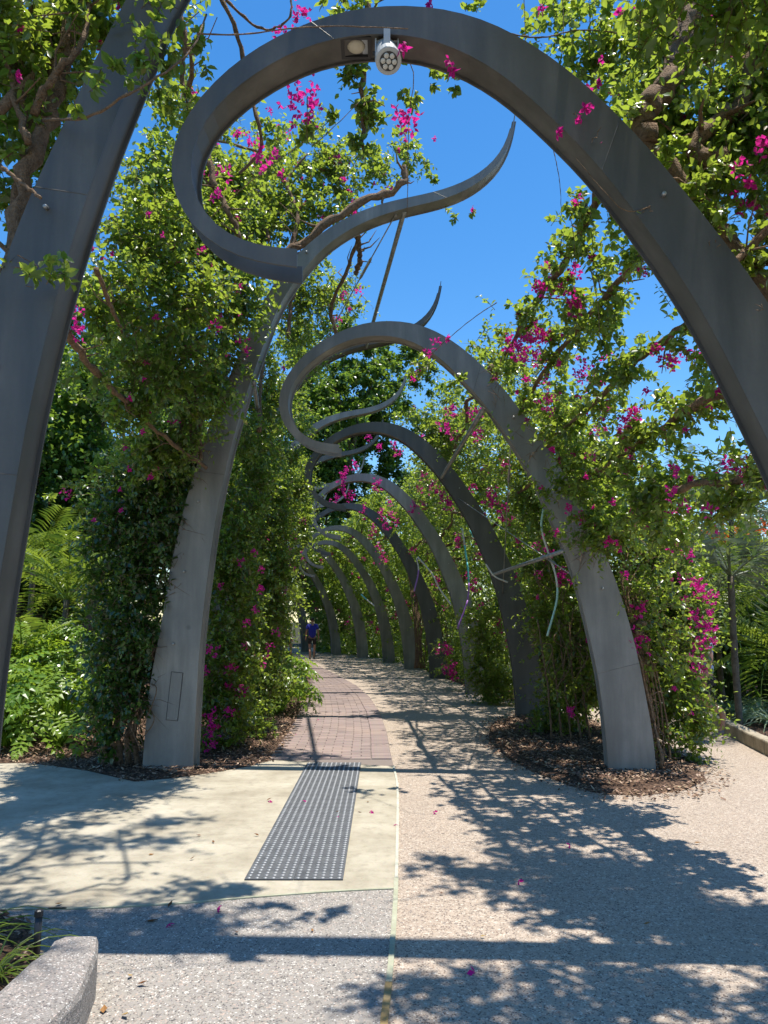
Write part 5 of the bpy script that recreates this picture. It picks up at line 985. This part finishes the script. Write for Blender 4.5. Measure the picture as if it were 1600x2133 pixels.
# ------------------------------------------------------------ people
def skin_obj(name, nodes, edges, m, parent, sub=2):
    me = bpy.data.meshes.new(name); me.from_pydata([n[0] for n in nodes], edges, []); me.update(); me.materials.append(m)
    o = put(name, me, parent); md = o.modifiers.new('skin', 'SKIN'); 
    if not me.skin_vertices: bpy.context.view_layer.objects.active = o
    for i, n in enumerate(nodes):
        r_ = n[1]; me.skin_vertices[0].data[i].radius = (r_, r_) if np.isscalar(r_) else r_
    me.skin_vertices[0].data[0].use_root = True
    s_ = o.modifiers.new('sub', 'SUBSURF'); s_.levels = sub; s_.render_levels = sub; md.use_smooth_shade = True; return o
def person(label, loc, rz, shirt, legs=((.10, .16), (-.10, -.12)), h=1.75, heel=False, sit=False, group=None):
    t = thing('person', label, 'person', loc, rz); t.scale = (h / 1.75,) * 3
    (lx, ly), (rx, ry) = (legs[0], legs[1])
    kl, kr = (.10, ly * .45 - .05, .50), (-.10, ry * .45 - .05, .50)
    fl, fr2 = (.09, ly, .08), (-.09, ry, .08 if not heel else .17)
    N = [((0, 0, .93), (.15, .11)), ((0, 0, 1.12), (.13, .095)), ((0, -.01, 1.32), (.16, .105)), ((0, 0, 1.46), (.075, .065)), ((0, -.01, 1.53), .055), ((0, -.02, 1.62), (.078, .092)), ((0, -.02, 1.70), (.07, .085)),
         ((.19, 0, 1.41), .055), ((.25, .02, 1.14), .042), ((.27, -.06, .90), .032), ((.27, -.09, .82), (.022, .036)),
         ((-.19, 0, 1.41), .055), ((-.25, .04, 1.14), .042), ((-.27, -.03, .90), .032), ((-.27, -.05, .82), (.022, .036)),
         ((.10, 0, .86), .088), (kl, .058), ((fl[0], fl[1] + .03, fl[2] + .22), .052), (fl, .036), ((fl[0], fl[1] - .16, .035), (.042, .028)),
         ((-.10, 0, .86), .088), (kr, .058), ((fr2[0], fr2[1] + .03, fr2[2] + .22), .052), (fr2, .036), ((fr2[0], fr2[1] - .14, .04), (.042, .028))]
    for s_, w0 in ((1, 10), (-1, 14)):
        for j in range(4):
            N.append(((s_ * .27 + s_ * .004, -.11 + j * .018 + (.0), .775), .0075)); N.append(((s_ * .265, -.10 + j * .018, .735 + abs(j - 1.5) * .006), .0065))
    E = [(0, 1), (1, 2), (2, 3), (3, 4), (4, 5), (5, 6), (2, 7), (7, 8), (8, 9), (9, 10), (2, 11), (11, 12), (12, 13), (13, 14), (0, 15), (15, 16), (16, 17), (17, 18), (18, 19), (0, 20), (20, 21), (21, 22), (22, 23), (23, 24)]
    for b_, w0 in ((25, 10), (33, 14)):
        for j in range(4): E += [(w0, b_ + 2 * j), (b_ + 2 * j, b_ + 2 * j + 1)]
    skin_obj('body', N, E, M['skin'], t)
    skin_obj('shirt', [((0, 0, .84), (.175, .14)), ((0, 0, 1.10), (.165, .13)), ((0, -.01, 1.32), (.178, .122)), ((0, 0, 1.45), (.09, .08)), ((.19, 0, 1.42), .075), ((.235, .012, 1.24), .066), ((-.19, 0, 1.42), .075), ((-.235, .02, 1.24), .066)], [(0, 1), (1, 2), (2, 3), (2, 4), (4, 5), (2, 6), (6, 7)], M[shirt], t)
    skin_obj('shorts', [((0, 0, .94), (.16, .12)), ((.10, 0, .84), .105), ((.10, kl[1] * .6, .60), .085), ((-.10, 0, .84), .105), ((-.10, kr[1] * .6, .60), .085)], [(0, 1), (1, 2), (0, 3), (3, 4)], M['black'], t)
    skin_obj('hair', [((0, .005, 1.60), (.075, .075)), ((0, .0, 1.68), (.085, .095)), ((0, -.02, 1.745), (.06, .07))], [(0, 1), (1, 2)], M['hair'], t)
    for q in (fl, fr2): skin_obj('shoe', [((q[0], q[1] + .03, q[2] - .035), (.042, .045)), ((q[0], q[1] - .08, (q[2] - .03) * .6 + .01), (.048, .04)), ((q[0], q[1] - .17, .03), (.04, .028))], [(0, 1), (1, 2)], M['shoe'], t)
    hd = MB().tube([(0, -.10, 1.61), (0, -.13, 1.60)], [.018, .012], 6).build('nose', M['skin'], True); put('nose', hd, t)
    for s_ in (-1, 1): put('ear', MB().box((s_ * .08, -.01, 1.62), (.016, .035, .055)).build('ear', M['skin']), t)
    return t
q = G(650, 1373); person('person in a blue T-shirt and black shorts walking away down the path', q, math.pi + .12, 'blue', ((.1, .14), (-.1, -.16)), 1.72)
q = P(600, 1330, 33); person('dark-clothed person at the far left of the path end', (q[0], 33, 0), 2.2, 'black', h=1.7)
q = G(1482, 1547); person('person in a pale blue shirt mostly hidden behind the flowering column', (q[0] - .02, q[1] + .05, 0), -math.pi / 2 - .1, 'paleblue', ((.1, -.28), (-.1, .22)), 1.66, heel=True)

# ------------------------------------------------------------ far end: steps and a slatted pavilion
t = thing('steps', 'dark stone steps at the end of the path, left of the walker', 'steps', (-6.9, 40, 0), .3)
for i in range(5): put('step', MB().box((0, i * .35, .09 + .18 * i), (3.4, .36, .18)).build('step', M['kerb']), t)
t = thing('pavilion', 'dark slatted pavilion glimpsed left of the walker at the far end', 'building', (-8.4, 43.5, 0), .2)
put('wall', MB().box((0, 0, 1.8), (5, .2, 3.6)).build('wall', M['dark']), t); put('roof', MB().box((0, -.6, 3.8), (6, 2.4, .16)).build('roof', M['dark']), t)
sl = MB().box((0, 0, 0), (4.8, .05, .09)).build('slat', M['white'])
for i in range(9): put('slat', sl, t, (0, -.16, 1.6 + i * .22))

# ------------------------------------------------------------ litter
dl = [mesh('fallen_leaf', [(0, 0, 0), (.4, -.25, .12), (1, 0, .22), (.4, .25, .1), (.5, 0, .02)], [(0, 1, 4), (1, 2, 4), (2, 3, 4), (3, 0, 4)], M['drop'], attr=[v] * 4) for v in (.1, .5, .9)]
litter = [(285, 2050, 0, .05), (275, 2030, 2, .04), (330, 1915, 0, .07), (215, 2110, 1, .06), (255, 2112, 2, .05), (555, 1667, 0, .05), (420, 1740, 0, .04), (310, 1780, 1, .05), (445, 1755, 0, .04), (700, 1690, 1, .04), (745, 1690, 0, .04), (1445, 1755, 1, .05), (490, 1940, 0, .04), (1340, 1925, 1, .04), (980, 1625, 0, .05), (540, 1740, 0, .04), (650, 1940, 1, .03), (180, 2125, 2, .05), (350, 1890, 0, .05), (130, 1880, 1, .05), (395, 1790, 0, .04), (765, 1670, 1, .04), (915, 1860, 0, .03), (1000, 1950, 2, .03)]
LIT = []
for x, y, i, s_ in litter:
    q = G(x, y, .012); o = put('fallen_leaf', dl[i], None, q, (rng.normal(0, .2), rng.normal(0, .2), rng.uniform(0, 6.28)), s_); tag(o, None, 'leaf', 'dry leaves scattered on the paving'); LIT.append((x, y, o, 'dry brown leaf'))
for x, y in ((450, 1892), (350, 1922), (828, 1715), (640, 1668), (560, 1668), (1080, 1833), (700, 1700), (905, 1690), (770, 1690), (1190, 1760), (990, 2020), (620, 1530), (660, 1500), (610, 1485)):
    q = G(x, y, .02); o = put('petal', SPR[5], None, q, (rng.normal(0, .6), rng.normal(0, .6), rng.uniform(0, 6.28)), .8); tag(o, None, 'petal', 'fallen magenta bracts on the path'); LIT.append((x, y, o, 'magenta bract'))

ORD = 'lowest|second lowest|third lowest|fourth lowest|fifth lowest|sixth lowest|seventh lowest|eighth lowest|ninth lowest|tenth lowest|eleventh lowest|twelfth lowest|thirteenth lowest|fourteenth lowest|fifteenth lowest'.split('|')
def zone(x, y):
    if x > 828: return 'pinkish pebbled path'
    if y < 1587: return 'red brick path'
    return 'grey pebbled paving' if y > 1880 else 'cream concrete'
cells = {}
for x, y, o, k in LIT: cells.setdefault((k, zone(x, y)), []).append((-y, x, o))
for (k, z), l in cells.items():
    l.sort(key=lambda a: a[:2])
    for i, (_, _, o) in enumerate(l): o['label'] = f'{ORD[i]} {k} in the photo among those fallen on the {z}'
